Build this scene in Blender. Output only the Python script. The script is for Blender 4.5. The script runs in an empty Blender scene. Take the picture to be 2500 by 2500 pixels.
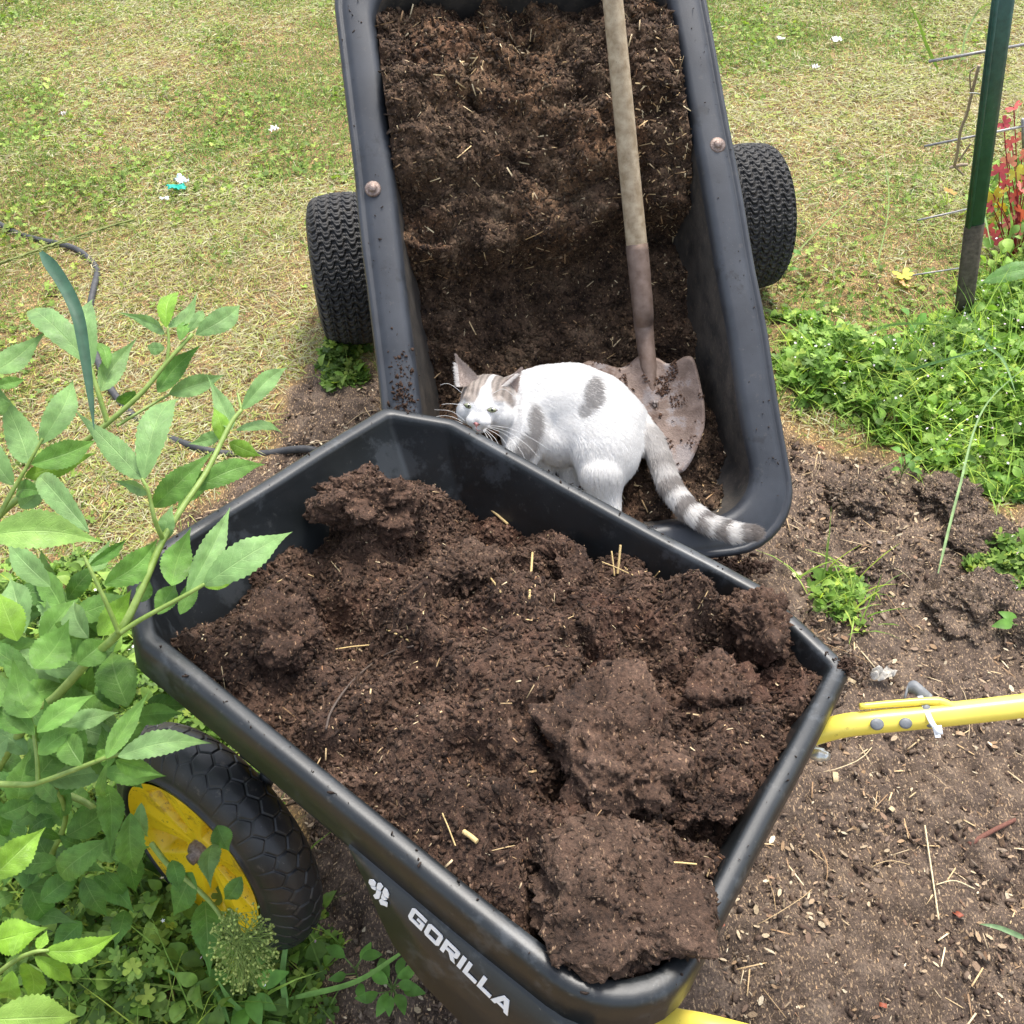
import bpy, math, random
import numpy as np
from mathutils import Vector, Matrix
random.seed(7)
RNG = np.random.default_rng(11)
C = bpy.context.scene.collection
PI = math.pi

# ------------------------------------------------------------------ camera
CAM = np.array([0.0, 0.0, 1.6])
PIT, ROL = math.radians(45.0), math.radians(-2.0)
_f = np.array([0, math.cos(PIT), -math.sin(PIT)])
_u0 = np.array([0, math.sin(PIT), math.cos(PIT)])
_r0 = np.array([1.0, 0, 0])
_r = math.cos(ROL) * _r0 + math.sin(ROL) * _u0
_u = -math.sin(ROL) * _r0 + math.cos(ROL) * _u0
cam_d = bpy.data.cameras.new('camera')
cam_d.sensor_width = 36; cam_d.lens = 36; cam_d.clip_start = 0.05; cam_d.clip_end = 200
cam = bpy.data.objects.new('camera', cam_d); C.objects.link(cam)
m = Matrix.Identity(4)
for i in range(3):
    m[i][0] = _r[i]; m[i][1] = _u[i]; m[i][2] = -_f[i]; m[i][3] = CAM[i]
cam.matrix_world = m
bpy.context.scene.camera = cam
# ------------------------------------------------------------------ light
W = bpy.data.worlds.new('World'); bpy.context.scene.world = W; W.use_nodes = True
nt = W.node_tree; bg = nt.nodes['Background']
sky = nt.nodes.new('ShaderNodeTexSky'); sky.sky_type = 'NISHITA'; sky.sun_disc = False
SUN_EL, SUN_AZ = math.radians(66), math.radians(28)      # azimuth measured from +Y towards +X
sky.sun_elevation = SUN_EL; sky.sun_rotation = SUN_AZ
sky.air_density = 1.0; sky.dust_density = 3.0; sky.ozone_density = 1.0
hs = nt.nodes.new('ShaderNodeHueSaturation'); hs.inputs['Saturation'].default_value = .55
nt.links.new(sky.outputs[0], hs.inputs['Color']); nt.links.new(hs.outputs[0], bg.inputs[0]); bg.inputs[1].default_value = 0.15
sd = bpy.data.lights.new('sun', 'SUN'); sd.energy = 1.6; sd.angle = math.radians(13); sd.color = (1, 0.95, 0.87)
so = bpy.data.objects.new('sun', sd); C.objects.link(so)
dv = Vector((math.sin(SUN_AZ) * math.cos(SUN_EL), math.cos(SUN_AZ) * math.cos(SUN_EL), math.sin(SUN_EL)))
so.rotation_euler = dv.to_track_quat('Z', 'Y').to_euler()
vs = bpy.context.scene.view_settings
vs.view_transform = 'Standard'; vs.look = 'None'; vs.exposure = 1.36; vs.gamma = 1; vs.use_curve_mapping = False

# ------------------------------------------------------------------ measuring helpers (photo pixel of 2500 -> world point)
def ray(px, py):
    return _f + (px - 1250) / 2500 * _r - (py - 1250) / 2500 * _u
def U(px, py, z=0.0):
    d = ray(px, py); return CAM + d * ((z - CAM[2]) / d[2])
def UD(px, py, dep):
    return CAM + ray(px, py) * dep
def UP(px, py, n, p0):
    d = ray(px, py); return CAM + d * (((p0 - CAM) @ n) / (d @ n))
def DEPTH(p): return float((np.asarray(p) - CAM) @ _f)
def Rm(yaw, tilt, roll):
    cz, sz = math.cos(yaw), math.sin(yaw); cx, sx = math.cos(tilt), math.sin(tilt); cy, sy = math.cos(roll), math.sin(roll)
    return np.array([[cz, -sz, 0], [sz, cz, 0], [0, 0, 1]]) @ np.array([[1, 0, 0], [0, cx, -sx], [0, sx, cx]]) @ np.array([[cy, 0, sy], [0, 1, 0], [-sy, 0, cy]])
def nrm(v):
    v = np.asarray(v, float); return v / (np.linalg.norm(v) + 1e-12)

# ------------------------------------------------------------------ numpy noise
def _hash(i, j, k, seed):
    h = (i.astype(np.int64) * 374761393 + j.astype(np.int64) * 668265263 + k.astype(np.int64) * 2147483647 + seed * 974711) & 0xFFFFFFFF
    h = ((h ^ (h >> 13)) * 1274126177) & 0xFFFFFFFF
    h = ((h ^ (h >> 16)) * 2246822519) & 0xFFFFFFFF
    return ((h ^ (h >> 13)) & 0xFFFFFF) / float(0xFFFFFF)
def vn(P, seed=0):
    P = np.asarray(P, float)
    if P.shape[1] == 2: P = np.c_[P, np.zeros(len(P))]
    I = np.floor(P).astype(np.int64); F = P - I; F = F * F * F * (F * (F * 6 - 15) + 10)
    r = 0
    for a in (0, 1):
        for b in (0, 1):
            for c in (0, 1):
                w = (F[:, 0] if a else 1 - F[:, 0]) * (F[:, 1] if b else 1 - F[:, 1]) * (F[:, 2] if c else 1 - F[:, 2])
                r = r + w * _hash(I[:, 0] + a, I[:, 1] + b, I[:, 2] + c, seed)
    return r * 2 - 1
def fbm(P, oct=5, seed=0, gain=.5, lac=2.03):
    a = 1; s = 0; P = np.asarray(P, float) + 17.3
    for o in range(oct):
        s = s + a * vn(P, seed + o); P = P * lac + 5.1; a *= gain
    return s
def worley(P, seed=0, second=False):
    """distance to nearest feature point in 2D (or 3D)"""
    P = np.asarray(P, float); D = P.shape[1]
    if D == 2: P = np.c_[P, np.full(len(P), .5)]
    I = np.floor(P).astype(np.int64); best = np.full(len(P), 9.0); b2 = best.copy(); idv = np.zeros(len(P))
    for a in (-1, 0, 1):
        for b in (-1, 0, 1):
            for c in ((-1, 0, 1) if D == 3 else (0,)):
                J = I + np.array([a, b, c])
                q = np.stack([J[:, 0] + _hash(J[:, 0], J[:, 1], J[:, 2], seed), J[:, 1] + _hash(J[:, 0], J[:, 1], J[:, 2], seed + 1),
                              (J[:, 2] + _hash(J[:, 0], J[:, 1], J[:, 2], seed + 2)) if D == 3 else P[:, 2]], 1)
                d = np.linalg.norm(P - q, axis=1)
                h = _hash(J[:, 0], J[:, 1], J[:, 2], seed + 3)
                m_ = d < best
                b2 = np.where(m_, best, np.minimum(b2, d)); idv = np.where(m_, h, idv); best = np.where(m_, d, best)
    return (best, b2, idv) if second else best
def smooth(a, b, x):
    t = np.clip((x - a) / (b - a), 0, 1); return t * t * (3 - 2 * t)

# ------------------------------------------------------------------ mesh helpers
def mesh_np(name, V, F, mat, parent=None, col=None, smooth_=True, uv=None, mats=None, midx=None):
    """V (n,3); F list of face index arrays, or (m,k) array; col (n,4|3) point colours"""
    me = bpy.data.meshes.new(name)
    V = np.asarray(V, np.float32)
    me.vertices.add(len(V)); me.vertices.foreach_set('co', V.ravel())
    if isinstance(F, np.ndarray): groups = [F]
    else: groups = F
    loops = np.concatenate([g.ravel() for g in groups]).astype(np.int32)
    sizes = np.concatenate([np.full(len(g), g.shape[1]) for g in groups])
    starts = np.r_[0, np.cumsum(sizes)[:-1]].astype(np.int32)
    me.loops.add(len(loops)); me.loops.foreach_set('vertex_index', loops)
    me.polygons.add(len(sizes)); me.polygons.foreach_set('loop_start', starts)
    if smooth_: me.polygons.foreach_set('use_smooth', np.ones(len(sizes), bool))
    for mm in (mats or [mat]): me.materials.append(mm)
    if midx is not None: me.polygons.foreach_set('material_index', np.asarray(midx, np.int32))
    me.update(calc_edges=True); me.validate()
    if col is not None:
        col = np.asarray(col, np.float32)
        if col.shape[1] == 3: col = np.c_[col, np.ones(len(col), np.float32)]
        a = me.color_attributes.new('Col', 'FLOAT_COLOR', 'POINT'); a.data.foreach_set('color', col.ravel())
    if uv is not None:
        l = me.uv_layers.new(name='UVMap'); idx = np.zeros(len(me.loops), np.int32); me.loops.foreach_get('vertex_index', idx)
        l.data.foreach_set('uv', np.asarray(uv, np.float32)[idx].ravel())
    o = bpy.data.objects.new(name, me); C.objects.link(o)
    if parent is not None:
        o.parent = parent; o.matrix_parent_inverse = parent.matrix_world.inverted()
    return o
class MB:
    def __init__(s): s.V = []; s.F = {}; s.n = 0; s.C = []; s.UV = []
    def add(s, V, F, col=None, uv=None):
        V = np.asarray(V, float)
        for g in (F if isinstance(F, list) else [F]):
            g = np.asarray(g); s.F.setdefault(g.shape[1], []).append(g + s.n)
        s.V.append(V); s.n += len(V)
        if col is not None:
            col = np.asarray(col, float)
            s.C.append(np.tile(col[:3], (len(V), 1)) if col.ndim == 1 else col[:, :3])
        else: s.C.append(np.ones((len(V), 3)))
        s.UV.append(np.zeros((len(V), 2)) if uv is None else uv)
        return s
    def build(s, name, mat, parent=None, smooth_=True, **k):
        return mesh_np(name, np.concatenate(s.V), [np.concatenate(g) for g in s.F.values()], mat, parent, col=np.concatenate(s.C), smooth_=smooth_, uv=np.concatenate(s.UV), **k)
def frames(P):
    P = np.asarray(P, float); T = np.gradient(P, axis=0); T /= np.linalg.norm(T, axis=1)[:, None] + 1e-12
    n = nrm(np.cross(T[0], [0.3, 0.2, 1])); N = []
    for t in T:
        n = nrm(n - t * (n @ t)); N.append(n)
    N = np.array(N); return T, N, np.cross(T, N)
def tube(P, r, k=10, cap=True):
    P = np.asarray(P, float); n = len(P); r = np.broadcast_to(r, (n,)).astype(float)
    T, N, B = frames(P); a = np.linspace(0, 2 * PI, k, endpoint=False)
    V = (P[:, None] + r[:, None, None] * (np.cos(a)[None, :, None] * N[:, None] + np.sin(a)[None, :, None] * B[:, None])).reshape(-1, 3)
    i = np.arange(n - 1)[:, None]; j = np.arange(k)[None]; j2 = (j + 1) % k
    F = np.stack([i * k + j, i * k + j2, (i + 1) * k + j2, (i + 1) * k + j], -1).reshape(-1, 4)
    if cap:
        V = np.r_[V, P[:1], P[-1:]]
        a0, a1 = n * k, n * k + 1; jj = np.arange(k); j3 = (jj + 1) % k
        T3 = np.r_[np.stack([np.full(k, a0), j3, jj], -1), np.stack([np.full(k, a1), (n - 1) * k + jj, (n - 1) * k + j3], -1)]
        return V, [F, T3]
    return V, F
def spline(P, n=40):
    """Catmull-Rom resample"""
    P = np.asarray(P, float); Q = np.r_[[2 * P[0] - P[1]], P, [2 * P[-1] - P[-2]]]
    t = np.linspace(0, len(P) - 1 - 1e-9, n); i = t.astype(int); f = (t - i)[:, None]
    p0, p1, p2, p3 = Q[i], Q[i + 1], Q[i + 2], Q[i + 3]
    return .5 * (2 * p1 + (p2 - p0) * f + (2 * p0 - 5 * p1 + 4 * p2 - p3) * f ** 2 + (3 * p1 - p0 - 3 * p2 + p3) * f ** 3)
def grid_faces(nr, nc, closed=False):
    i = np.arange(nr - 1)[:, None]; j = np.arange(nc if closed else nc - 1)[None]; j2 = (j + 1) % nc
    return np.stack([i * nc + j, i * nc + j2, (i + 1) * nc + j2, (i + 1) * nc + j], -1).reshape(-1, 4)
def box(c, s, R=None):
    s = np.asarray(s) / 2; V = np.array([[x, y, z] for x in (-1, 1) for y in (-1, 1) for z in (-1, 1)], float) * s
    if R is not None: V = V @ np.asarray(R).T
    return V + c, np.array([[0, 1, 3, 2], [4, 6, 7, 5], [0, 4, 5, 1], [2, 3, 7, 6], [0, 2, 6, 4], [1, 5, 7, 3]])
def ico(sub=1):
    import bmesh
    bm = bmesh.new(); bmesh.ops.create_icosphere(bm, subdivisions=sub, radius=1)
    V = np.array([v.co[:] for v in bm.verts]); F = np.array([[v.index for v in f.verts] for f in bm.faces]); bm.free(); return V, F
ICO1, ICO2, ICO3 = ico(1), ico(2), ico(3)
def rand_rot(n):
    q = RNG.normal(size=(n, 4)); q /= np.linalg.norm(q, axis=1)[:, None]; w, x, y, z = q.T
    return np.stack([np.stack([1 - 2 * (y * y + z * z), 2 * (x * y - z * w), 2 * (x * z + y * w)], -1), np.stack([2 * (x * y + z * w), 1 - 2 * (x * x + z * z), 2 * (y * z - x * w)], -1), np.stack([2 * (x * z - y * w), 2 * (y * z + x * w), 1 - 2 * (x * x + y * y)], -1)], 1)
def repl(TV, TF, P, R, S, col):
    """copies of a template: P (n,3), R (n,3,3), S (n,) or (n,3), col (n,3)"""
    n = len(P); S = np.asarray(S, float); S = S[:, None] if S.ndim == 1 else S
    V = np.einsum('nij,nkj->nki', R, TV[None] * S[:, None, :] if S.shape[1] == 3 else TV[None] * S[:, None, :]) + np.asarray(P)[:, None]
    F = (TF[None] + (np.arange(n) * len(TV))[:, None, None]).reshape(-1, TF.shape[1])
    return V.reshape(-1, 3), F, np.repeat(col, len(TV), 0)
def yaw_R(a):
    c, s = np.cos(a), np.sin(a); z = np.zeros_like(a); o = np.ones_like(a)
    return np.stack([np.stack([c, -s, z], -1), np.stack([s, c, z], -1), np.stack([z, z, o], -1)], 1)
def basis(X, Z):
    """rotation arrays whose local x = X and z ~ Z"""
    X = X / (np.linalg.norm(X, axis=1)[:, None] + 1e-12); Y = np.cross(Z, X); Y /= np.linalg.norm(Y, axis=1)[:, None] + 1e-12
    return np.stack([X, Y, np.cross(X, Y)], -1)

# ------------------------------------------------------------------ object helpers
def tag(o, label=None, cat=None, group=None, kind=None):
    if label: o['label'] = label
    if cat: o['category'] = cat
    if group: o['group'] = group
    if kind: o['kind'] = kind
    return o
def thing(name, label, cat, loc=(0, 0, 0), group=None, rot=None):
    o = bpy.data.objects.new(name, None); C.objects.link(o); o.empty_display_size = .1
    mw = Matrix.Translation(Vector([float(x) for x in loc]))
    if rot is not None:
        R4 = Matrix([[float(rot[i][j]) for j in range(3)] for i in range(3)]).to_4x4(); mw = mw @ R4
    o.matrix_world = mw
    return tag(o, label, cat, group)

# ------------------------------------------------------------------ materials
def mat_new(name):
    M = bpy.data.materials.new(name); M.use_nodes = True
    return M, M.node_tree, M.node_tree.nodes['Principled BSDF']
def N(nt, t, **k):
    n = nt.nodes.new(t)
    for a, b in k.items():
        if a == 'inp':
            for i, v in b.items(): n.inputs[i].default_value = v
        else: setattr(n, a, b)
    return n
def ramp(nt, pts):
    n = nt.nodes.new('ShaderNodeValToRGB'); e = n.color_ramp.elements
    while len(e) < len(pts): e.new(.5)
    for q, (p, c) in zip(e, pts):
        q.position = p; q.color = (*c, 1) if len(c) == 3 else c
    return n
def noise_mat(name, c1, c2, scale=30, rough=.6, bump=.0, bscale=200, detail=6, spots=None, metallic=0, spec=.5, usecol=False, rough2=None, coord='Object', bdist=.002, dust=None):
    M, nt, b = mat_new(name); L = nt.links.new
    tc = N(nt, 'ShaderNodeTexCoord')
    nz = N(nt, 'ShaderNodeTexNoise', inp={'Scale': scale, 'Detail': detail, 'Roughness': .6}); L(tc.outputs[coord], nz.inputs['Vector'])
    r = ramp(nt, [(.35, c1), (.65, c2)]); L(nz.outputs[0], r.inputs[0]); out = r.outputs[0]
    if spots:
        for sc, th, cc, mix in spots:
            n2 = N(nt, 'ShaderNodeTexNoise', inp={'Scale': sc, 'Detail': 8, 'Roughness': .7}); L(tc.outputs[coord], n2.inputs['Vector'])
            r2 = ramp(nt, [(th, (0, 0, 0)), (th + .06, (mix, mix, mix))]); L(n2.outputs[0], r2.inputs[0])
            mx = N(nt, 'ShaderNodeMix', data_type='RGBA'); L(r2.outputs[0], mx.inputs[0]); L(out, mx.inputs[6]); mx.inputs[7].default_value = (*cc, 1); out = mx.outputs[2]
    if usecol:
        at = N(nt, 'ShaderNodeVertexColor', layer_name='Col'); mx = N(nt, 'ShaderNodeMix', data_type='RGBA', blend_type='MULTIPLY'); mx.inputs[0].default_value = 1
        L(out, mx.inputs[6]); L(at.outputs[0], mx.inputs[7]); out = mx.outputs[2]
    L(out, b.inputs['Base Color']); b.inputs['Roughness'].default_value = rough; b.inputs['Metallic'].default_value = metallic; b.inputs['Specular IOR Level'].default_value = spec
    if rough2 is not None:
        mr = N(nt, 'ShaderNodeMapRange', inp={3: rough, 4: rough2}); L(nz.outputs[0], mr.inputs[0]); L(mr.outputs[0], b.inputs['Roughness'])
    if bump:
        n3 = N(nt, 'ShaderNodeTexNoise', inp={'Scale': bscale, 'Detail': 6, 'Roughness': .65}); L(tc.outputs[coord], n3.inputs['Vector'])
        bp = N(nt, 'ShaderNodeBump', inp={'Strength': bump, 'Distance': bdist}); L(n3.outputs[0], bp.inputs['Height']); L(bp.outputs[0], b.inputs['Normal'])
    return M
def foliage_mat(name, rough=.5, trans=.35, veins=False, gain=1.0):
    M, nt, b = mat_new(name); L = nt.links.new
    at = N(nt, 'ShaderNodeVertexColor', layer_name='Col'); out = at.outputs[0]
    tc = N(nt, 'ShaderNodeTexCoord')
    nz = N(nt, 'ShaderNodeTexNoise', inp={'Scale': 60, 'Detail': 4}); L(tc.outputs['Object'], nz.inputs['Vector'])
    mr = N(nt, 'ShaderNodeMapRange', inp={1: .3, 2: .7, 3: .75, 4: 1.22}); L(nz.outputs[0], mr.inputs[0])
    vm = N(nt, 'ShaderNodeVectorMath', operation='SCALE'); L(out, vm.inputs[0]); L(mr.outputs[0], vm.inputs['Scale']); out = vm.outputs[0]
    if veins:
        uv = N(nt, 'ShaderNodeUVMap', uv_map='UVMap'); sp = N(nt, 'ShaderNodeSeparateXYZ'); L(uv.outputs[0], sp.inputs[0])
        def M_(op, a, b_=None, clamp=False):
            n = N(nt, 'ShaderNodeMath', operation=op, use_clamp=clamp)
            for i, v in enumerate((a, b_)):
                if v is None: continue
                if isinstance(v, (int, float)): n.inputs[i].default_value = v
                else: L(v, n.inputs[i])
            return n.outputs[0]
        s, t = sp.outputs[0], sp.outputs[1]
        at_ = M_('ABSOLUTE', M_('SUBTRACT', t, .5)); at2 = M_('MULTIPLY', at_, 2)
        # side veins sweep forward from the midrib
        wob = N(nt, 'ShaderNodeTexNoise', inp={'Scale': 9, 'Detail': 2}); L(uv.outputs[0], wob.inputs['Vector'])
        ph = M_('ADD', M_('SUBTRACT', M_('MULTIPLY', s, 8.5), M_('MULTIPLY', M_('POWER', at2, 1.4), 1.7)), M_('MULTIPLY', wob.outputs[0], .35))
        fr = M_('ABSOLUTE', M_('SUBTRACT', M_('FRACT', ph), .5))
        side = M_('SUBTRACT', 1, M_('MULTIPLY', fr, 14), True)
        side = M_('MULTIPLY', side, M_('SUBTRACT', 1.15, at2, True))
        mid = M_('SUBTRACT', 1, M_('MULTIPLY', at2, 16), True)
        vo = N(nt, 'ShaderNodeTexVoronoi', feature='DISTANCE_TO_EDGE', inp={'Scale': 24}); L(uv.outputs[0], vo.inputs['Vector'])
        net = M_('MULTIPLY', M_('SUBTRACT', 1, M_('MULTIPLY', vo.outputs[0], 9), True), .3)
        v = M_('MAXIMUM', M_('MAXIMUM', M_('MULTIPLY', side, .8), mid), net)
        mx = N(nt, 'ShaderNodeMix', data_type='RGBA'); L(M_('MULTIPLY', v, .55), mx.inputs[0]); L(out, mx.inputs[6])
        lt = N(nt, 'ShaderNodeMix', data_type='RGBA', blend_type='ADD'); lt.inputs[0].default_value = 1; L(out, lt.inputs[6]); lt.inputs[7].default_value = (.16, .2, .09, 1)
        L(lt.outputs[2], mx.inputs[7]); out = mx.outputs[2]
        bp = N(nt, 'ShaderNodeBump', inp={'Strength': .45, 'Distance': .0015}); L(v, bp.inputs['Height']); L(bp.outputs[0], b.inputs['Normal'])
    L(out, b.inputs['Base Color']); b.inputs['Roughness'].default_value = rough; b.inputs['Specular IOR Level'].default_value = .24
    tr = N(nt, 'ShaderNodeBsdfTranslucent'); 
    tm = N(nt, 'ShaderNodeMix', data_type='RGBA', blend_type='MULTIPLY'); tm.inputs[0].default_value = 1; L(out, tm.inputs[6]); tm.inputs[7].default_value = (1.2, 1.3, .55, 1)
    L(tm.outputs[2], tr.inputs[0])
    ms = N(nt, 'ShaderNodeMixShader'); ms.inputs[0].default_value = trans; L(b.outputs[0], ms.inputs[1]); L(tr.outputs[0], ms.inputs[2])
    L(ms.outputs[0], nt.nodes['Material Output'].inputs[0])
    return M
M_PLAST = noise_mat('cart_plastic', (.018, .021, .027), (.030, .035, .044), 14, .42, .12, 500, spots=[(55, .60, (.10, .09, .075), .22), (16, .58, (.008, .009, .011), .75), (240, .67, (.3, .29, .26), .5)], rough2=.56, spec=.62)
M_PLAST2 = noise_mat('barrow_plastic', (.0055, .0075, .0085), (.012, .015, .017), 12, .34, .10, 500, spots=[(90, .62, (.10, .095, .085), .35), (9, .56, (.055, .062, .068), .6), (34, .60, (.05, .052, .052), .5), (260, .66, (.25, .24, .22), .5)], rough2=.5, spec=.6)
M_WALL = noise_mat('scuffed_plastic', (.020, .019, .018), (.060, .052, .044), 22, .6, .3, 160, spots=[(90, .56, (.13, .10, .07), .35)])
M_RUBBER = noise_mat('turf_rubber', (.022, .022, .023), (.048, .046, .043), 25, .62, .15, 400, spots=[(80, .58, (.12, .10, .07), .4)], spec=.4)
M_RUBBER2 = noise_mat('barrow_rubber', (.014, .015, .017), (.028, .028, .03), 20, .42, .15, 400, spots=[(45, .60, (.14, .12, .10), .5), (160, .66, (.45, .42, .38), .5)], spec=.5)
M_YEL = noise_mat('yellow_paint', (.80, .64, .085), (.86, .72, .12), 9, .33, .03, 300, spots=[(35, .60, (.20, .12, .03), .55), (140, .66, (.06, .04, .02), .7)], spec=.5)
M_YEL2 = noise_mat('yellow_plastic', (.80, .52, .01), (.86, .60, .015), 9, .38, .05, 300, spots=[(16, .56, (.30, .17, .03), .6), (120, .60, (.05, .03, .015), .85)])
M_BOLT = noise_mat('rusty_bolt', (.16, .11, .09), (.30, .24, .21), 300, .5, .4, 600, metallic=.6)
M_ZINC = noise_mat('zinc', (.55, .55, .5), (.72, .72, .68), 200, .35, metallic=.7)
M_WHITE = noise_mat('white_print', (.74, .76, .78), (.82, .83, .84), 60, .5, spots=[(160, .64, (.25, .25, .24), .6)])
M_GREYPL = noise_mat('grey_plastic', (.11, .12, .13), (.19, .20, .21), 60, .5, .2, 300)
M_WOOD = noise_mat('weathered_wood', (.27, .20, .12), (.47, .38, .26), 60, .7, .5, 300, spots=[(120, .60, (.13, .09, .06), .6)], usecol=False)
M_STEEL = noise_mat('rusty_steel', (.105, .072, .056), (.21, .155, .13), 26, .52, .6, 250, metallic=.35, spots=[(13, .55, (.20, .19, .195), .6), (30, .56, (.09, .05, .034), .7), (45, .60, (.06, .03, .018), .85), (150, .62, (.05, .028, .015), .7)])
M_SOCKET = noise_mat('rusty_socket', (.13, .085, .062), (.22, .16, .13), 40, .6, .4, 250, metallic=.3, spots=[(90, .62, (.06, .03, .02), .6)])
M_POST = noise_mat('green_post_paint', (.014, .060, .048), (.024, .095, .076), 50, .38, .2, 200, spots=[(160, .68, (.5, .5, .45), .6)])
M_POSTD = noise_mat('muddy_post', (.05, .042, .028), (.12, .10, .07), 60, .85, .4, 200)
M_WIRE = noise_mat('galvanised_wire', (.22, .21, .20), (.40, .39, .38), 90, .55, .3, 400, metallic=.6)
M_HOSE = noise_mat('black_hose', (.03, .03, .033), (.06, .06, .06), 60, .6, .2, 300)

# compost: dark brown with fibres and lighter crumbs
def soil_mat(name, dark, mid, light, flake, wet=.0, fl=.62, bump=.9, redd=(.09, .035, .02)):
    M, nt, b = mat_new(name); L = nt.links.new; tc = N(nt, 'ShaderNodeTexCoord'); o = tc.outputs['Object']
    wq = N(nt, 'ShaderNodeTexNoise', inp={'Scale': 45, 'Detail': 3}); L(o, wq.inputs['Vector'])
    wa = N(nt, 'ShaderNodeVectorMath', operation='MULTIPLY_ADD'); L(wq.outputs['Color'], wa.inputs[0]); wa.inputs[1].default_value = (.03, .03, .03); L(o, wa.inputs[2])
    fb = N(nt, 'ShaderNodeMapping', inp={'Scale': (1, .16, 1)}); L(wa.outputs[0], fb.inputs[0])
    n1 = N(nt, 'ShaderNodeTexNoise', inp={'Scale': 13, 'Detail': 9, 'Roughness': .68}); L(o, n1.inputs['Vector'])
    r1 = ramp(nt, [(.3, dark), (.52, mid), (.78, light)]); L(n1.outputs[0], r1.inputs[0])
    n2 = N(nt, 'ShaderNodeTexNoise', inp={'Scale': 220, 'Detail': 5, 'Roughness': .7}); L(o, n2.inputs['Vector'])
    mr = N(nt, 'ShaderNodeMapRange', inp={1: .3, 2: .72, 3: .35, 4: 1.75}); L(n2.outputs[0], mr.inputs[0])
    vm = N(nt, 'ShaderNodeVectorMath', operation='SCALE'); L(r1.outputs[0], vm.inputs[0]); L(mr.outputs[0], vm.inputs['Scale'])
    n4 = N(nt, 'ShaderNodeTexNoise', inp={'Scale': 6, 'Detail': 5, 'Roughness': .6}); L(o, n4.inputs['Vector'])
    r4 = ramp(nt, [(.55, (0, 0, 0)), (.72, (.6, .6, .6))]); L(n4.outputs[0], r4.inputs[0])
    m4 = N(nt, 'ShaderNodeMix', data_type='RGBA'); L(r4.outputs[0], m4.inputs[0]); L(vm.outputs[0], m4.inputs[6]); m4.inputs[7].default_value = (*redd, 1)
    # pale flecks
    mp = N(nt, 'ShaderNodeMapping', inp={'Scale': (1, .38, 1), 'Rotation': (0, 0, .7)}); L(o, mp.inputs[0])
    v = N(nt, 'ShaderNodeTexNoise', inp={'Scale': 330, 'Detail': 2, 'Roughness': .5}); L(mp.outputs[0], v.inputs['Vector'])
    r3 = ramp(nt, [(fl, (0, 0, 0)), (fl + .05, (1, 1, 1))]); L(v.outputs[0], r3.inputs[0])
    mx = N(nt, 'ShaderNodeMix', data_type='RGBA'); L(r3.outputs[0], mx.inputs[0]); L(m4.outputs[2], mx.inputs[6]); mx.inputs[7].default_value = (*flake, 1)
    at = N(nt, 'ShaderNodeVertexColor', layer_name='Col'); mm = N(nt, 'ShaderNodeMix', data_type='RGBA', blend_type='MULTIPLY'); mm.inputs[0].default_value = 1
    L(mx.outputs[2], mm.inputs[6]); L(at.outputs[0], mm.inputs[7])
    L(mm.outputs[2], b.inputs['Base Color'])
    b.inputs['Roughness'].default_value = .78; b.inputs['Specular IOR Level'].default_value = .3
    n3 = N(nt, 'ShaderNodeTexNoise', inp={'Scale': 260, 'Detail': 6, 'Roughness': .75}); L(o, n3.inputs['Vector'])
    n5 = N(nt, 'ShaderNodeTexNoise', inp={'Scale': 420, 'Detail': 3, 'Roughness': .6}); L(fb.outputs[0], n5.inputs['Vector']); ad = N(nt, 'ShaderNodeMath', operation='ADD'); L(n3.outputs[0], ad.inputs[0]); L(n5.outputs[0], ad.inputs[1])
    bp = N(nt, 'ShaderNodeBump', inp={'Strength': bump, 'Distance': .004}); L(ad.outputs[0], bp.inputs['Height']); L(bp.outputs[0], b.inputs['Normal'])
    return M
M_SOIL = soil_mat('compost_brown', (.026, .013, .0075), (.080, .044, .028), (.145, .086, .058), (.28, .17, .10), fl=.645)
M_SOIL2 = soil_mat('compost_dark', (.028, .015, .009), (.086, .050, .029), (.20, .135, .085), (.34, .22, .12), fl=.65, redd=(.09, .042, .022))
M_GSOIL = soil_mat('ground_soil', (.052, .036, .026), (.120, .084, .061), (.22, .165, .12), (.40, .28, .17), fl=.59, redd=(.12, .08, .05))
def col_mat(name, rough=.7, spec=.3, bump=.3, bscale=500):
    M, nt, b = mat_new(name); at = N(nt, 'ShaderNodeVertexColor', layer_name='Col'); tc = N(nt, 'ShaderNodeTexCoord')
    nz = N(nt, 'ShaderNodeTexNoise', inp={'Scale': bscale, 'Detail': 3}); nt.links.new(tc.outputs['Object'], nz.inputs['Vector'])
    mr = N(nt, 'ShaderNodeMapRange', inp={1: .3, 2: .7, 3: .7, 4: 1.3}); nt.links.new(nz.outputs[0], mr.inputs[0])
    vm = N(nt, 'ShaderNodeVectorMath', operation='SCALE'); nt.links.new(at.outputs[0], vm.inputs[0]); nt.links.new(mr.outputs[0], vm.inputs['Scale'])
    nt.links.new(vm.outputs[0], b.inputs['Base Color']); b.inputs['Roughness'].default_value = rough; b.inputs['Specular IOR Level'].default_value = spec
    if bump:
        bp = N(nt, 'ShaderNodeBump', inp={'Strength': bump, 'Distance': .001}); nt.links.new(nz.outputs[0], bp.inputs['Height']); nt.links.new(bp.outputs[0], b.inputs['Normal'])
    return M
M_CRUMB = col_mat('soil_crumbs', .8, .25)
M_STRAW = col_mat('straw', .6, .35, 0)
M_GRASS = foliage_mat('grass_blades', .6, .3)
M_WEED = foliage_mat('weed_leaves', .5, .3)
M_LEAF = foliage_mat('elder_leaves', .42, .25, veins=True)
M_STEM = noise_mat('green_stem', (.16, .25, .04), (.26, .36, .09), 60, .5, .2, 300, spots=[(200, .66, (.4, .45, .2), .6)])

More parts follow.
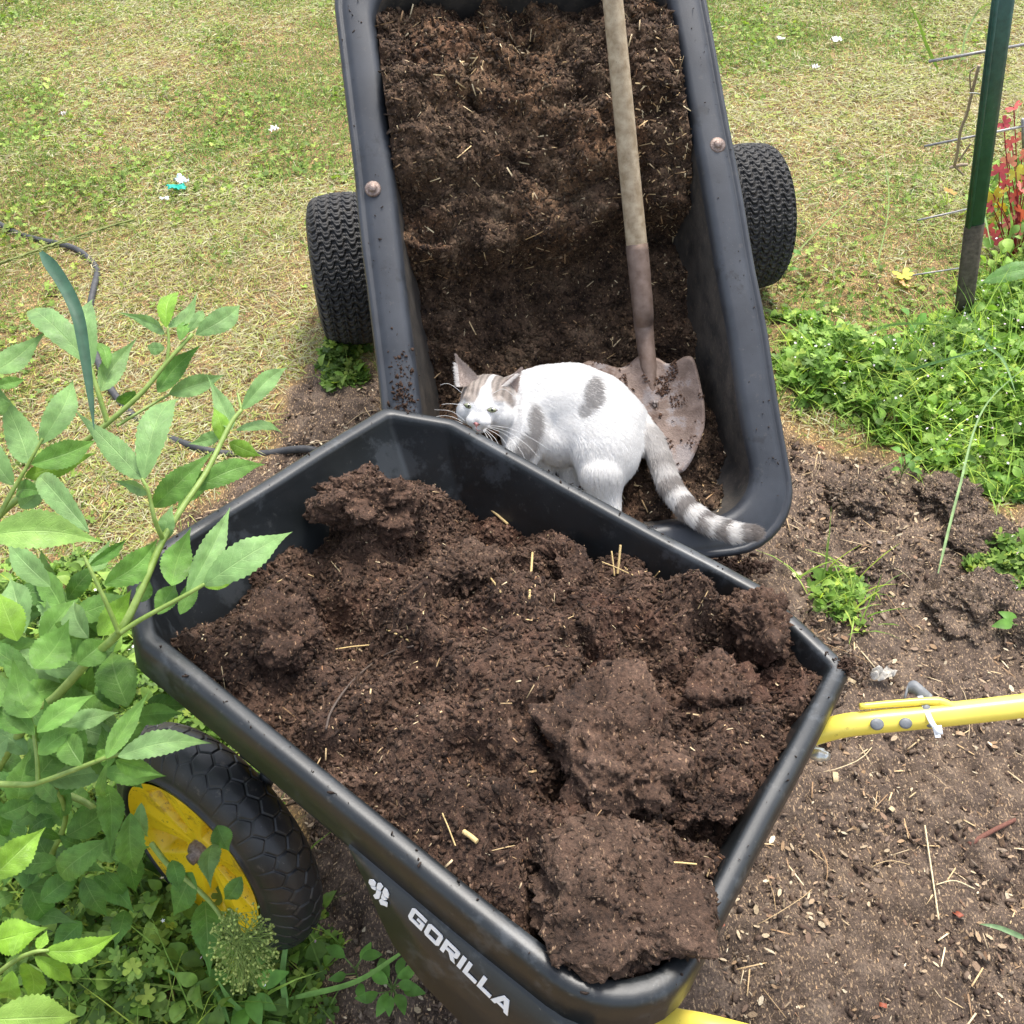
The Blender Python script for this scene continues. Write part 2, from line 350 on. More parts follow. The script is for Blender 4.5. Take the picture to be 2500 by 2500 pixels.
# ================================================================== generic builders
def proj(P):
    P = np.atleast_2d(P) - CAM; z = P @ _f
    return np.stack([1250 + 2500 * (P @ _r) / z, 1250 - 2500 * (P @ _u) / z], 1)
def ring(Q, ins, rad, w, nc=9, ne=14):
    """rounded, inset copy of the counter-clockwise quad Q (4,2) at height w"""
    Q = np.asarray(Q, float); n = len(Q); ins = np.broadcast_to(ins, (n,)); rad = np.broadcast_to(rad, (n,))
    D = np.roll(Q, -1, 0) - Q; D /= np.linalg.norm(D, axis=1)[:, None]; Nn = np.stack([-D[:, 1], D[:, 0]], 1)
    P0 = Q + Nn * ins[:, None]; K = []
    for i in range(n):
        j = i - 1; A = np.stack([D[j], -D[i]], 1); t = np.linalg.solve(A, P0[i] - P0[j]); K.append(P0[j] + D[j] * t[0])
    K = np.array(K); out = []
    for i in range(n):
        a = -D[i - 1]; b = D[i]; ang = math.acos(np.clip(a @ b, -1, 1)); tl = max(rad[i], .002) / math.tan(ang / 2)
        cdir = nrm(a + b); cen = K[i] + cdir * max(rad[i], .002) / math.sin(ang / 2)
        p = K[i] + a * tl; q = K[i] + b * tl
        a0 = math.atan2(*(p - cen)[::-1]); a1 = math.atan2(*(q - cen)[::-1]); 
        while a1 < a0: a1 += 2 * PI
        for s in np.linspace(0, 1, nc): th = a0 + (a1 - a0) * s; out.append(cen + max(rad[i], .002) * np.array([math.cos(th), math.sin(th)]))
        out.append(None)
    pts = []
    for i, p in enumerate(out):
        if p is None:
            nx = out[(i + 1) % len(out)]; pv = out[i - 1]
            for s in np.linspace(0, 1, ne + 2)[1:-1]: pts.append(pv + (nx - pv) * s)
        else: pts.append(p)
    pts = np.array(pts); return np.c_[pts, np.full(len(pts), w)]
def tub_mesh(Q, rings, to_world, close=True, wob=0):
    R = [ring(Q, *r) for r in rings]; n = len(R[0]); V = np.concatenate(R)
    F = grid_faces(len(R), n, True)
    V = np.r_[V, [R[-1].mean(0)]]; k = (len(R) - 1) * n; j = np.arange(n); T = np.stack([k + j, k + (j + 1) % n, np.full(n, len(V) - 1)], -1)
    if wob: V[:, 2] += wob * vn(V * 9, 5); V[:, :2] += wob * vn(V * 7, 6)[:, None]
    return to_world(V), [F, T]
def tyre_mesh(R, Wd, rimR, pattern, center, axis, nth=1000, nw=90, crown=.012, depth=.006, shoulder=.028):
    """tyre as a surface of revolution round `axis`; pattern(theta, x) returns 0..1 lug height"""
    x = np.linspace(-1, 1, nw); prof_x = x * Wd / 2
    e = np.clip((np.abs(x) * Wd / 2 - (Wd / 2 - shoulder)) / shoulder, 0, 1)
    prof_r = R - crown * x ** 2 - shoulder * (1 - np.sqrt(np.clip(1 - e ** 2, 0, 1))) * .9
    sw = np.linspace(0, 1, 12)[1:]
    sr = prof_r[-1] + (rimR - prof_r[-1]) * sw; sx = Wd / 2 + np.sin(sw * PI) * .010 - sw * .012
    X = np.r_[-sx[::-1], prof_x, sx]; Rr = np.r_[sr[::-1], prof_r, sr]; tread = np.r_[np.zeros(11), 1 - smooth(.93, 1.0, np.abs(x)), np.zeros(11)]
    th = np.linspace(0, 2 * PI, nth, endpoint=False); TH, XX = np.meshgrid(th, X, indexing='ij')
    H = pattern(TH, XX) * tread[None] * depth
    RR = Rr[None] - depth * tread[None] + H
    ax = nrm(axis); a = nrm(np.cross([0, 0, 1], ax)); b = np.cross(ax, a)
    V = center + XX[..., None] * ax + RR[..., None] * (np.cos(TH)[..., None] * a + np.sin(TH)[..., None] * b)
    n = nth; k = len(X); i = np.arange(n)[:, None]; j = np.arange(k - 1)[None]; i2 = (i + 1) % n
    F = np.stack([i * k + j, i * k + j + 1, i2 * k + j + 1, i2 * k + j], -1).reshape(-1, 4)
    return V.reshape(-1, 3), F
def disc(center, axis, r, prof, k=40):
    """lathe: prof list of (radius, offset)"""
    ax = nrm(axis); a = nrm(np.cross([.1, .2, 1], ax)); b = np.cross(ax, a); th = np.linspace(0, 2 * PI, k, endpoint=False)
    V = np.concatenate([center + ax * o + r_ * (np.cos(th)[:, None] * a + np.sin(th)[:, None] * b) for r_, o in prof])
    return V, grid_faces(len(prof), k, True)
def bolt(center, axis, r=.012, h=.006):
    V, F = disc(center, axis, 1, [(r * 1.02, -.003), (r * 1.02, .0015), (r * .8, .0035), (r * .55, .0035), (r * .5, h), (r * .38, h + .002), (.0005, h + .0022)], 20); return V, F

# ================================================================== DUMP CART (tipped, lip resting on the ground)
CO = np.array([.176, 1.288, .137]); CM = Rm(math.radians(8.138), math.radians(40.94), math.radians(-3.418))
def c2w(V): return CO + np.asarray(V) @ CM.T
CQ = np.array([[.388, 0], [.366, 1.30], [-.366, 1.30], [-.388, 0]])
cart = thing('dump_cart', 'tipped black plastic dump cart of compost on wide turf tyres', 'cart', U(1400, 900, 0))
E_ = lambda a, e=None, l=None: [a, a if e is None else e, a, a if l is None else l]
cr = [(E_(.115, .16, .30), [.07, .06, .06, .07], -.285), (E_(.10, .13, .285), [.08, .06, .06, .08], -.26), (E_(.062, .062, .075), [.10, .06, .06, .10], -.05),
      (E_(.02), .12, -.045), (E_(.001), .13, -.045), (E_(0), .13, -.012), (E_(.003), .13, -.004), (E_(.010), .125, 0), (E_(.013), .125, -.004), (E_(.017), .12, -.004), (E_(.021), .12, -.001), (E_(.030), .115, .001),
      (E_(.060), .10, .001), (E_(.069), .095, -.002), (E_(.075), .09, -.010), (E_(.078), .09, -.02), (E_(.085, .09, .10), .09, -.08), (E_(.098, .12, .19), .08, -.18), (E_(.110, .15, .28), .07, -.25), (E_(.13, .17, .32), .06, -.27)]
V, F = tub_mesh(CQ, cr, c2w, wob=.0025)
tubo = mesh_np('tub', V, F, None, cart, mats=[M_PLAST, M_WALL])
me = tubo.data; nring = 4 * 9 + 4 * 14
mi = np.zeros(len(me.polygons), np.int32); mi[nring * 15:] = 1; me.polygons.foreach_set('material_index', mi)
for s, vv in ((-1, .80), (1, .80)):
    p = c2w(np.array([[s * .340, vv, .001]]))[0]; mesh_np('bolt', *bolt(p, CM[:, 2], .0155, .007), M_BOLT, cart)
CX = nrm([math.cos(math.radians(8.138)), math.sin(math.radians(8.138)), 0])
def turf(th, x):
    n = 46; Wd = .165; q = (x / Wd + .5) * 5.5
    tri = np.abs(((q) % 1) - .5) * 2
    z = smooth(.22, .78, tri)
    ph = (th * n / (2 * PI) + z * .62 + np.floor(q) * 0.0) % 1
    a = np.minimum(ph, 1 - ph); h = smooth(.13, .24, a)
    g = np.abs(((q + .0) % 1) - .5) * 2; h = h * (1 - .55 * smooth(.90, 1.0, g))
    return h * (1 - .35 * np.exp(-((a - .5) / .07) ** 2))
wl = U(768, 655, .20) + CX * .085; wr = U(1893, 512, .20) - CX * .085
for p in (wl, wr):
    p = p.copy(); p[2] = .185
    w_ = thing('wheel', None, None, p); 
    w_.parent = cart; w_.matrix_parent_inverse = cart.matrix_world.inverted()
    mesh_np('tyre', *tyre_mesh(.192, .165, .10, turf, p, CX, 1050, 110, depth=.0085), M_RUBBER, w_)
    V, F = disc(p, CX, 1, [(.02, -.09), (.02, -.05), (.08, -.045), (.10, -.06), (.108, -.075), (.108, .075), (.10, .06), (.08, .045), (.02, .05), (.02, .09)]); mesh_np('rim', V, F, M_PLAST, w_)
mesh_np('axle', *tube([wl - CX * 0 + [0, 0, 0], wr], .014), M_PLAST, cart)
fm = MB()
for s in (-.2, .2):
    a = c2w([[s, .35, -.285]])[0]; b = c2w([[s, 1.1, -.285]])[0]; fm.add(*tube([a, b], .014))
    cen = (wl + wr) / 2 + CX * s; cen[2] = .2; fm.add(*tube([cen, c2w([[s, .62, -.285]])[0]], .014)); fm.add(*tube([cen, cen + nrm(np.cross([0, 0, 1], CX)) * .5 + np.array([0, 0, -.02])], .016))
fm.build('frame', M_PLAST, cart)

# ================================================================== WHEELBARROW (front, full)
BM = Rm(math.radians(-128), math.radians(-5), math.radians(-8)); BN = BM[:, 2]; BO = np.array([0, .75, .60])
BPX = dict(A=(994.9, 964.), B=(2104.7, 1567.6), C=(1590.5, 2604.6), D=(173.6, 1441.3))
def w2b(P): return (np.asarray(P) - BO) @ BM
def b2w(V): return BO + np.asarray(V) @ BM.T
def bpl(px, py, w=0.0): return UP(px, py, BN, BO + BN * w)
BQ = np.array([w2b(bpl(*p))[:2] for p in ((322, 1566), (1590.5, 2604.6), (2092, 1628), (1868, 1423), (1114, 1016), (938, 983), (296, 1368))])
barrow = thing('wheelbarrow', 'black plastic wheelbarrow with yellow handles heaped with brown compost', 'wheelbarrow', U(1200, 1900, 0))
def I4(near, rear=None, far=None, front=None):
    rear = near if rear is None else rear; far = near if far is None else far; front = near if front is None else front
    return [near, rear, far, far, (far + front) / 2, front, (front + near) / 2]
RB = [.05, .10, .022, .05, .05, .028, .03]; rb = lambda d: [max(.012, r - d) for r in RB]
br = [(I4(.12, .11, .11, .24), rb(.03), -.27), (I4(.088, .085, .085, .205), rb(.03), -.255), (I4(.050, .045, .045, .122), rb(.03), -.16), (I4(.030, .029, .029, .055), rb(.02), -.08), (I4(.022, .022, .022, .036), rb(.02), -.052),
      (I4(.004), rb(.0), -.052), (I4(0), RB, -.049), (I4(0.003), RB, -.010), (I4(.0055), rb(.004), -.004), (I4(.010), rb(.008), -.0008), (I4(.014), rb(.010), 0), (I4(.021), rb(.015), 0), (I4(.025), rb(.018), -.0015), (I4(.028), rb(.02), -.006), (I4(.029), rb(.022), -.015),
      (I4(.046, .045, .045, .075), rb(.03), -.08), (I4(.066, .06, .06, .14), rb(.03), -.16), (I4(.10, .10, .10, .22), rb(.03), -.24), (I4(.13, .12, .12, .25), rb(.03), -.255)]
V, F = tub_mesh(BQ, br, b2w, wob=.0015)
btub = mesh_np('tub', V, F, M_PLAST2, barrow)
# side apron with print
Dn, Cn = BQ[0], BQ[1]; ed = nrm(Cn - Dn); en = np.array([-ed[1], ed[0]]); EL = np.linalg.norm(Cn - Dn)
def side(t, d, out=0.0):
    """point on the near side face: t metres from the front corner, d metres below the rim, out = metres proud"""
    ins = .006 - (d - .05) * .10 - out
    p = Dn + ed * t + en * ins
    return b2w([[p[0], p[1], -d]])[0]
top = [(.345, .046), (.375, .046), (EL - .06, .046)]
low = [(EL - .045, .17), (EL - .12, .180), (.545, .180), (.475, .168), (.425, .145), (.395, .11), (.37, .075)]
pts = np.array(top + low); cen = pts.mean(0)
f_ = np.array([side(t, d, .004) for t, d in pts]); f2_ = np.array([side(*(cen + (np.array([t, d]) - cen) * .975), .009) for t, d in pts]); b_ = np.array([side(t, d, -.012) for t, d in pts]); k = len(pts)
V = np.r_[b_, f_, f2_, [side(*cen, .009)]]; Fq = grid_faces(3, k, True); Ft = np.stack([2 * k + np.arange(k), 2 * k + (np.arange(k) + 1) % k, np.full(k, 3 * k)], -1)
apron = mesh_np('side_panel', V, [Fq, Ft], M_PLAST2, barrow, smooth_=False)
# the print on the apron: letters as thin plates. u runs along the panel, v is up
def poly_plate(mb, polys, org, du, dv, nn, th=.0012):
    for P in polys:
        P = np.array(P, float); k = len(P)
        a = np.array([org + du * x + dv * y for x, y in P]); A = a + nn * th
        c0 = A.mean(0)
        mb.add(np.r_[a, A], grid_faces(2, k, True)); mb.add(A, [np.array([list(range(k))])])
def rect(x0, y0, x1, y1, sk=0): return [(x0 + sk * y0, y0), (x1 + sk * y0, y0), (x1 + sk * y1, y1), (x0 + sk * y1, y1)]
LET = {'G': (1.25, [[(0, .15), (.15, 0), (.28, .22), (.28, .78), (.15, 1), (0, .85)], [(.15, 1), (.28, .78), (1.1, .78), (1.1, 1)], [(.15, 0), (1.1, 0), (1.1, .22), (.28, .22)], [(.84, .22), (1.1, .22), (1.1, .58), (.84, .58)], [(.55, .42), (.84, .42), (.84, .58), (.55, .58)]]),
       'O': (1.28, [[(0, .15), (.15, 0), (.28, .22), (.28, .78), (.15, 1), (0, .85)], [(.15, 1), (.28, .78), (.85, .78), (.98, 1)], [(.15, 0), (.98, 0), (.85, .22), (.28, .22)], [(.98, 0), (1.13, .15), (1.13, .85), (.98, 1), (.85, .78), (.85, .22)]]),
       'R': (1.28, [rect(0, 0, .28, 1), [(.28, .78), (.85, .78), (1, 1), (.28, 1)], [(1, 1), (.85, .78), (.85, .58), (1.12, .5), (1.12, .88)], [(.28, .38), (1, .38), (1.12, .5), (.85, .58), (.28, .58)], [(.5, .38), (.84, .38), (1.16, 0), (.82, 0)]]),
       'I': (.44, [rect(0, 0, .29, 1)]), 'L': (1.08, [rect(0, 0, .28, 1), rect(.28, 0, .98, .23)]),
       'A': (1.3, [[(-.04, 0), (.27, 0), (.68, 1), (.42, 1)], [(.68, 1), (.57, .74), (.92, 0), (1.22, 0), (.80, 1)], [(.34, .17), (.84, .17), (.75, .36), (.42, .36)]])}
def rc(px, py):       # pixel -> (t, d) on the panel face
    best = None; p0 = side(.6, .10, .010); n_ = nrm(np.cross(side(.7, .10, .010) - p0, side(.6, .12, .010) - p0)); n_ = n_ if n_ @ (CAM - p0) > 0 else -n_
    return UP(px, py, n_, p0), n_
g0, pn = rc(996, 2238); g1, _ = rc(1240, 2478); gt, _ = rc(1016, 2210)
du = nrm(g1 - g0); TLn = np.linalg.norm(g1 - g0); dvv = nrm(np.cross(pn, du)); dvv = dvv if dvv[2] > 0 else -dvv
tw = sum(LET[c][0] for c in 'GORILLA') - .1; sc_ = TLn / tw; hh = sc_ * 1.28
mb = MB(); x = 0
for c in 'GORILLA':
    poly_plate(mb, LET[c][1], g0 + du * x * sc_, du * sc_, dvv * hh, pn); x += LET[c][0]
mb.build('wordmark', M_WHITE, apron, smooth_=False)
lg, _ = rc(925, 2176); ls = sc_ * 1.75
LOGO = [[(0, .50), (.10, .44), (.26, .62), (.24, .80), (.10, .82), (-.02, .66)], [(.12, .42), (.20, .36), (.34, .44), (.30, .60)], [(.30, .88), (.34, .60), (.50, .66), (.52, .96), (.38, 1.0)], [(.36, .56), (.40, .30), (.34, .10), (.46, .02), (.58, .20), (.54, .62)],
        [(.58, .98), (.58, .70), (.72, .58), (.86, .66), (.82, .86), (.70, .98)], [(.60, .62), (.62, .36), (.72, .34), (.84, .52), (.72, .54)], [(.64, .30), (.60, .12), (.72, .00), (.86, .14), (.96, .18), (.90, .40), (.78, .34)]]
mb = MB(); poly_plate(mb, LOGO, lg - du * ls * .45 - dvv * ls * .5, du * ls, dvv * ls, pn); mb.build('emblem', M_WHITE, apron, smooth_=False)

# near wheel
LD = nrm(b2w([[*BQ[1], 0]])[0] - b2w([[*BQ[0], 0]])[0] * 1.0); LD[2] = 0; LD = nrm(LD)
AXO = nrm(np.cross([0, 0, 1], LD)) ; AXO = AXO if AXO[1] < 0 else -AXO       # points out, to the photographer's side
def hexpat(th, x):
    R = .195; s = th * R; nhex = 40; L_ = 2 * PI * R / nhex; u = s / L_; Wd = .105; v = x / (L_ * 1.0)
    best = np.full(u.shape, 9.); b2 = best.copy()
    for du in (-1, 0, 1):
        for dv in (-1, 0, 1):
            r_ = np.floor(v / .8) + dv; off = (r_ % 2) * .5; cu = np.floor(u - off) + .5 + off + du; cv = (r_ + .5) * .8
            d = np.hypot(u - cu, (v - cv) * 1.0); m_ = d < best; b2 = np.where(m_, best, np.minimum(b2, d)); best = np.where(m_, d, best)
    e = b2 - best
    return smooth(.05, .13, e)
AXO = nrm(AXO * 1.0 + np.array([0, 0, .17]) + LD * .05); hub = U(490, 2078, .186) - AXO * .03
farhub = hub - AXO * .50; farhub[2] = .19
for nm, p in (('near', hub), ('far', farhub)):
    w_ = thing('wheel', None, None, p); w_.parent = barrow; w_.matrix_parent_inverse = barrow.matrix_world.inverted()
    mesh_np('tyre', *tyre_mesh(.200, .090, .135, hexpat, p, AXO, 1300 if nm == 'near' else 200, 110 if nm == 'near' else 30, crown=.016, depth=.0022, shoulder=.035), M_RUBBER2, w_)
    rr_ = np.linspace(.016, .137, 34); th = np.linspace(0, 2 * PI, 220, endpoint=False); RR, TH = np.meshgrid(rr_, th, indexing='ij')
    q = np.abs(((TH * 5 / (2 * PI)) % 1) - .5) * 2                     # 1 at spokes
    wsp = np.clip((q - (.44 - .25 * (RR / .137))) / .10, 0, 1); wsp = wsp * wsp * (3 - 2 * wsp)
    ringm = smooth(.108, .118, RR); hubm = 1 - smooth(.035, .045, RR)
    hgt = np.maximum(np.maximum(wsp, ringm), hubm); ridge = np.clip(1 - np.abs(q - 1) * 3.2, 0, 1)
    off = -.02 + .024 * hgt + .007 * ridge * (1 - ringm) * (RR / .137) + .012 * np.clip((RR - .118) / .02, 0, 1) - .01 * (1 - RR / .137)
    a = nrm(np.cross([0, 0, 1], AXO)); b = np.cross(AXO, a)
    V = p + (off + .032)[..., None] * AXO + RR[..., None] * (np.cos(TH + .5)[..., None] * a + np.sin(TH + .5)[..., None] * b)
    F = grid_faces(34, 220, True)
    rim = mesh_np('rim', V.reshape(-1, 3), F, M_YEL2, w_)
    V, F = disc(p + AXO * .03, AXO, 1, [(.019, -.06), (.019, .006), (.015, .012), (.009, .013), (.009, .02), (.001, .021)], 24); mesh_np('hub_cap', V, F, M_BOLT, w_)
mesh_np('axle', *tube([hub + AXO * .04, farhub], .009), M_BOLT, barrow)
# frame under the tub and the two handle tubes
fr = MB()
for s in (-.17, .17):
    a = b2w([[s, -.30, -.285]])[0]; b = b2w([[s, .30, -.285]])[0]; fr.add(*tube([a, b], .013))
fr.add(*tube([hub - AXO * .07, b2w([[.17, -.25, -.285]])[0]], .012)); fr.add(*tube([hub - AXO * .43, b2w([[-.17, -.25, -.285]])[0]], .012))
for s in (-.19, .19):
    a = b2w([[s * .9, .16, -.28]])[0]; g = a - LD * .02; g[2] = 0.0; fr.add(*tube(spline([a, (a + g) / 2 + LD * .02, g, g - AXO * .04 * np.sign(s) * -1 + [0, 0, .004]], 14), .012))
fr.build('frame', M_PLAST2, barrow)
hp = [U(1760, 1880, .37), U(1860, 1838, .42), U(1960, 1800, .46), U(2045, 1775, .487), U(2120, 1764, .498), U(2260, 1750, .505), U(2500, 1723, .52), U(2760, 1690, .53)]
P_ = spline(hp, 60)
V, F = tube(P_, .0148, 22); 
h1 = mesh_np('handle', V, F, M_YEL, barrow)
hdir = nrm(hp[5] - hp[4]); hup = nrm(np.array([0, 0, 1]) - hdir * hdir[2]); hs = nrm(np.cross(hup, hdir)); hs = hs if hs[1] < 0 else -hs
# flattened joint sleeve + latch strip, plugs, cable tie
sp = spline([U(2099, 1725, .515), U(2190, 1717, .518), U(2290, 1712, .522), U(2330, 1730, .518)], 20)
mesh_np('joint_flange', *tube(sp, np.linspace(.004, .0055, 20), 10), M_YEL, h1)
def plug(px, py, rx, ry, off, nm, mt):
    c = U(px, py, .505) ; n_ = nrm(CAM - c); c = c + n_ * 0
    # put on tube surface facing the viewer, elongated
    a = hdir; b = nrm(np.cross(n_, a)); Vd, Fd = ICO3; Vv = c + n_ * off + Vd[:, :1] * rx * a + Vd[:, 1:2] * ry * b + Vd[:, 2:3] * .0035 * n_
    return mesh_np(nm, Vv, Fd, mt, h1)
plug(2141, 1768, .0085, .0075, .0095, 'plug', M_GREYPL); plug(2211, 1766, .0080, .0068, .0098, 'plug', M_GREYPL); plug(2266, 1748, .0075, .0145, .0105, 'plug', M_GREYPL)
# cable tie strap
nv = nrm(CAM - hp[5]); tp = [(2245, 1697), (2252, 1712), (2262, 1735), (2274, 1762), (2284, 1778), (2290, 1800)]
cpt = [U(x, y, .505) + nv * o for (x, y), o in zip(tp, (-.002, .0135, .0165, .0165, .014, .010))]
cp_ = spline(cpt, 24); Wv = hdir * .0034
V = np.r_[cp_ - Wv, cp_ + Wv, cp_ - Wv + nv * .0016, cp_ + Wv + nv * .0016]; n = 24; i = np.arange(n - 1)
F = np.r_[np.stack([i, i + 1, n + i + 1, n + i], -1), np.stack([2 * n + i, 3 * n + i, 3 * n + i + 1, 2 * n + i + 1], -1), np.stack([i, 2 * n + i, 2 * n + i + 1, i + 1], -1), np.stack([n + i, n + i + 1, 3 * n + i + 1, 3 * n + i], -1)]
tie = mesh_np('cable_tie', V, F, M_WHITE, barrow)
c = U(2291, 1782, .505) + nv * .013; Vb, Fb = box(c, (.009, .011, .008), np.stack([hdir, nrm(np.cross(nv, hdir)), nv], 1)); mesh_np('tie_head', Vb, Fb, M_WHITE, tie, smooth_=False)
# grey hooked latch behind the tube
lp = spline([U(2212, 1705, .50), U(2212, 1683, .50), U(2228, 1676, .505), U(2246, 1688, .505), U(2272, 1712, .50)], 16)
T, Nn, B = frames(lp); sec = [(-.006, -.008), (.006, -.008), (.006, .008), (-.006, .008)]
V = np.concatenate([lp + a * nv[None] + b * nrm(np.cross(nv, T[8]))[None] for a, b in sec]).reshape(4, 16, 3).transpose(1, 0, 2).reshape(-1, 3); mesh_np('latch', V, [grid_faces(16, 4, True), np.array([[0, 1, 2, 3], [63, 62, 61, 60]])], M_GREYPL, barrow, smooth_=False)
bp_ = U(2000, 1842, .44); mesh_np('bolt', *disc(bp_, [0.5, -.6, .6], 1, [(.009, -.01), (.009, .006), (.006, .006), (.006, .014), (.0005, .0145)], 6), M_ZINC, barrow, smooth_=False)
hp2 = [U(1560, 2450, .40), U(1600, 2475, .43), U(1640, 2496, .465), U(1720, 2512, .48), U(1850, 2545, .48), U(2100, 2610, .48)]
mesh_np('handle', *tube(spline(hp2, 40), .0148, 22), M_YEL, barrow)

# ================================================================== COMPOST
def idw(px, ctrl, p=2.6, eps=40):
    c = np.array(ctrl, float); d = np.hypot(px[:, None, 0] - c[None, :, 0], px[:, None, 1] - c[None, :, 1]) + eps
    w = d ** -p; return (w * c[None, :, 2]).sum(1) / w.sum(1)
def lumpy(P3, seed, big=.010, crumb=1.0):
    """height detail (metres) for 2D/3D positions in metres"""
    h = big * fbm(P3 * 11, 4, seed) + .006 * fbm(P3 * 34, 4, seed + 9, .6)
    b, b2, idv = worley(P3 * 42, seed + 3, True); h += crumb * .0065 * (np.sqrt(np.clip(1 - b ** 2 * 1.3, 0, 1)) - .5) * (.3 + idv)
    b, b2, idv = worley(P3 * 105, seed + 5, True); h += crumb * .0032 * (np.sqrt(np.clip(1 - b ** 2 * 1.3, 0, 1)) - .5) * (.2 + 1.2 * idv)
    return h
def tint(P, seed, lo=.7, hi=1.3, sc=120):
    t = vn(P * sc, seed) * .5 + .5; g = lo + (hi - lo) * t; return np.stack([g, g, g], 1)
def inpoly_ring(R, pts):
    x, y = pts[:, 0], pts[:, 1]; c = np.zeros(len(pts), bool); n = len(R)
    for i in range(n):
        x1, y1 = R[i]; x2, y2 = R[i - 1]
        m_ = ((y1 > y) != (y2 > y)) & (x < (x2 - x1) * (y - y1) / (y2 - y1 + 1e-15) + x1); c ^= m_
    return c
CRT = ICO1[0], ICO1[1]
def crumb_template(seed):
    V = ICO1[0] * (1 + .45 * RNG.normal(size=(len(ICO1[0]), 1)).clip(-1.5, 1.5)) * np.array([(1.5, .72, .42), (1.05, .9, .7), (1.2, .8, .5), (1.0, 1.0, .5), (1.9, .5, .3)][seed]); return V
CT = [crumb_template(i) for i in range(5)]
def scatter_crumbs(mb, P, sizes, cols):
    k = RNG.integers(0, 5, len(P))
    for i in range(5):
        s = k == i
        if s.any():
            V, F, c = repl(CT[i], ICO1[1], P[s], rand_rot(s.sum()), sizes[s], cols[s]); mb.add(V, F, c)
def surf_sample(V, F, n):
    """random points + normals on a quad grid mesh"""
    a, b, c, d = V[F[:, 0]], V[F[:, 1]], V[F[:, 2]], V[F[:, 3]]
    Nn = np.cross(c - a, d - b); ar = np.linalg.norm(Nn, axis=1); i = RNG.choice(len(F), n, p=ar / ar.sum()); u, v = RNG.random((2, n, 1))
    P = (1 - u) * (1 - v) * a[i] + u * (1 - v) * b[i] + u * v * c[i] + (1 - u) * v * d[i]; Nn = Nn[i] / ar[i][:, None]
    return P, Nn
STRAW_T = np.array([[-.5, -.5, 0], [0, -.5, .12], [.5, -.5, 0], [.5, .5, 0], [0, .5, .12], [-.5, .5, 0], [-.5, -.5, -.35], [.5, -.5, -.35], [.5, .5, -.35], [-.5, .5, -.35]], float)
STRAW_F = np.array([[0, 1, 4, 5], [1, 2, 3, 4], [0, 5, 9, 6], [2, 7, 8, 3], [5, 4, 3, 3], [0, 6, 7, 7]])[:4]
def scatter_straw(mb, P, Nn, length, width, pal, lift=.25, T_=None):
    n = len(P); T = RNG.normal(size=(n, 3)); T -= Nn * (T * Nn).sum(1)[:, None] * (1 - lift); R = basis(T, Nn)
    S = np.stack([length, width, width * .5], 1); c = np.array(pal)[RNG.integers(0, len(pal), n)] * RNG.uniform(.6, 1.15, (n, 1))
    TT = (STRAW_T, STRAW_F) if T_ is None else T_
    V, F, cc = repl(*TT, P + Nn * width[:, None] * .3, R, S, c); mb.add(V, F, cc)
CHIP_T = np.array([[-.5, -.12, 0], [-.2, -.5, .05], [.3, -.32, .1], [.5, .1, 0], [.1, .5, .08], [-.38, .3, 0], [-.3, -.1, -.3], [.3, .1, -.3]], float)
CHIP_F = np.array([[0, 1, 2, 5], [5, 2, 3, 4], [0, 6, 1, 1], [2, 7, 3, 3]])[:2]
SPAL = [(.58, .42, .22), (.50, .34, .17), (.70, .56, .34), (.36, .22, .11), (.55, .42, .25), (.30, .15, .07)]
BROWN = np.array([(.050, .028, .018), (.035, .018, .011), (.075, .043, .030), (.024, .012, .008), (.10, .06, .042)])

# ---- heap in the wheelbarrow
inn = ring(BQ, I4(.030, .030, .030, .032), rb(.022), 0)[:, :2]
lo, hi = inn.min(0), inn.max(0); st = .0023
gx = np.arange(lo[0], hi[0] + st, st); gy = np.arange(lo[1], hi[1] + st, st); GX, GY = np.meshgrid(gx, gy, indexing='ij')
P2 = np.c_[GX.ravel(), GY.ravel()]
ctrl = [(380, 1600, -.050), (430, 1500, -.13), (520, 1480, -.12), (700, 1250, -.12), (560, 1380, -.12), (720, 1160, -.15), (880, 1080, -.15), (960, 1170, -.075), (880, 1230, -.05), (1130, 1170, -.14), (1130, 1250, -.085), (1370, 1250, -.14), (1370, 1350, -.07), (1560, 1360, -.14), (1560, 1450, -.09), (1700, 1440, -.14), (1700, 1530, -.07), (1880, 1500, -.09), (1840, 1560, -.02), (2020, 1600, -.035), (2000, 1690, -.03),
        (1950, 1800, -.05), (1880, 1950, -.055), (1800, 2080, -.07), (1740, 2180, -.04), (1640, 2420, -.13), (1560, 2470, -.13), (1400, 2420, -.10), (1300, 2380, -.045), (1100, 2230, -.03), (900, 2080, -.025), (750, 1940, -.025), (600, 1800, -.03), (480, 1690, -.04),
        (620, 1640, -.02), (700, 1480, -.04), (800, 1480, -.095), (850, 1400, -.04), (1000, 1500, .012), (1200, 1500, .015), (1400, 1600, .01), (1250, 1800, .035), (1000, 1750, .025), (800, 1750, .0), (1100, 2000, .03), (1300, 2150, .015), (1500, 1750, .02), (1650, 1600, .01), (1700, 1850, -.01), (1450, 1950, .0), (1550, 2150, -.01)]
flat = b2w(np.c_[P2, np.zeros(len(P2))]); pp = proj(flat)
h = idw(pp, ctrl, 3.0, 45)
pp2 = proj(b2w(np.c_[P2, h])); h = idw(pp2, ctrl, 3.0, 45)
q = P2 * 1.0
edge = inpoly_ring(inn, P2)
h = np.maximum(h, -.16); h = h + .021 * np.tanh(3.2 * vn(P2 * 9.5, 3)) * (1 - .3 * (h < -.09)) + .014 * np.tanh(3.5 * vn(P2 * 19, 4)) - .03 * np.exp(-((pp[:, 0] - 850) / 55) ** 2 - ((pp[:, 1] - 1485) / 60) ** 2) + lumpy(np.c_[P2, np.zeros(len(P2))], 21, .008)
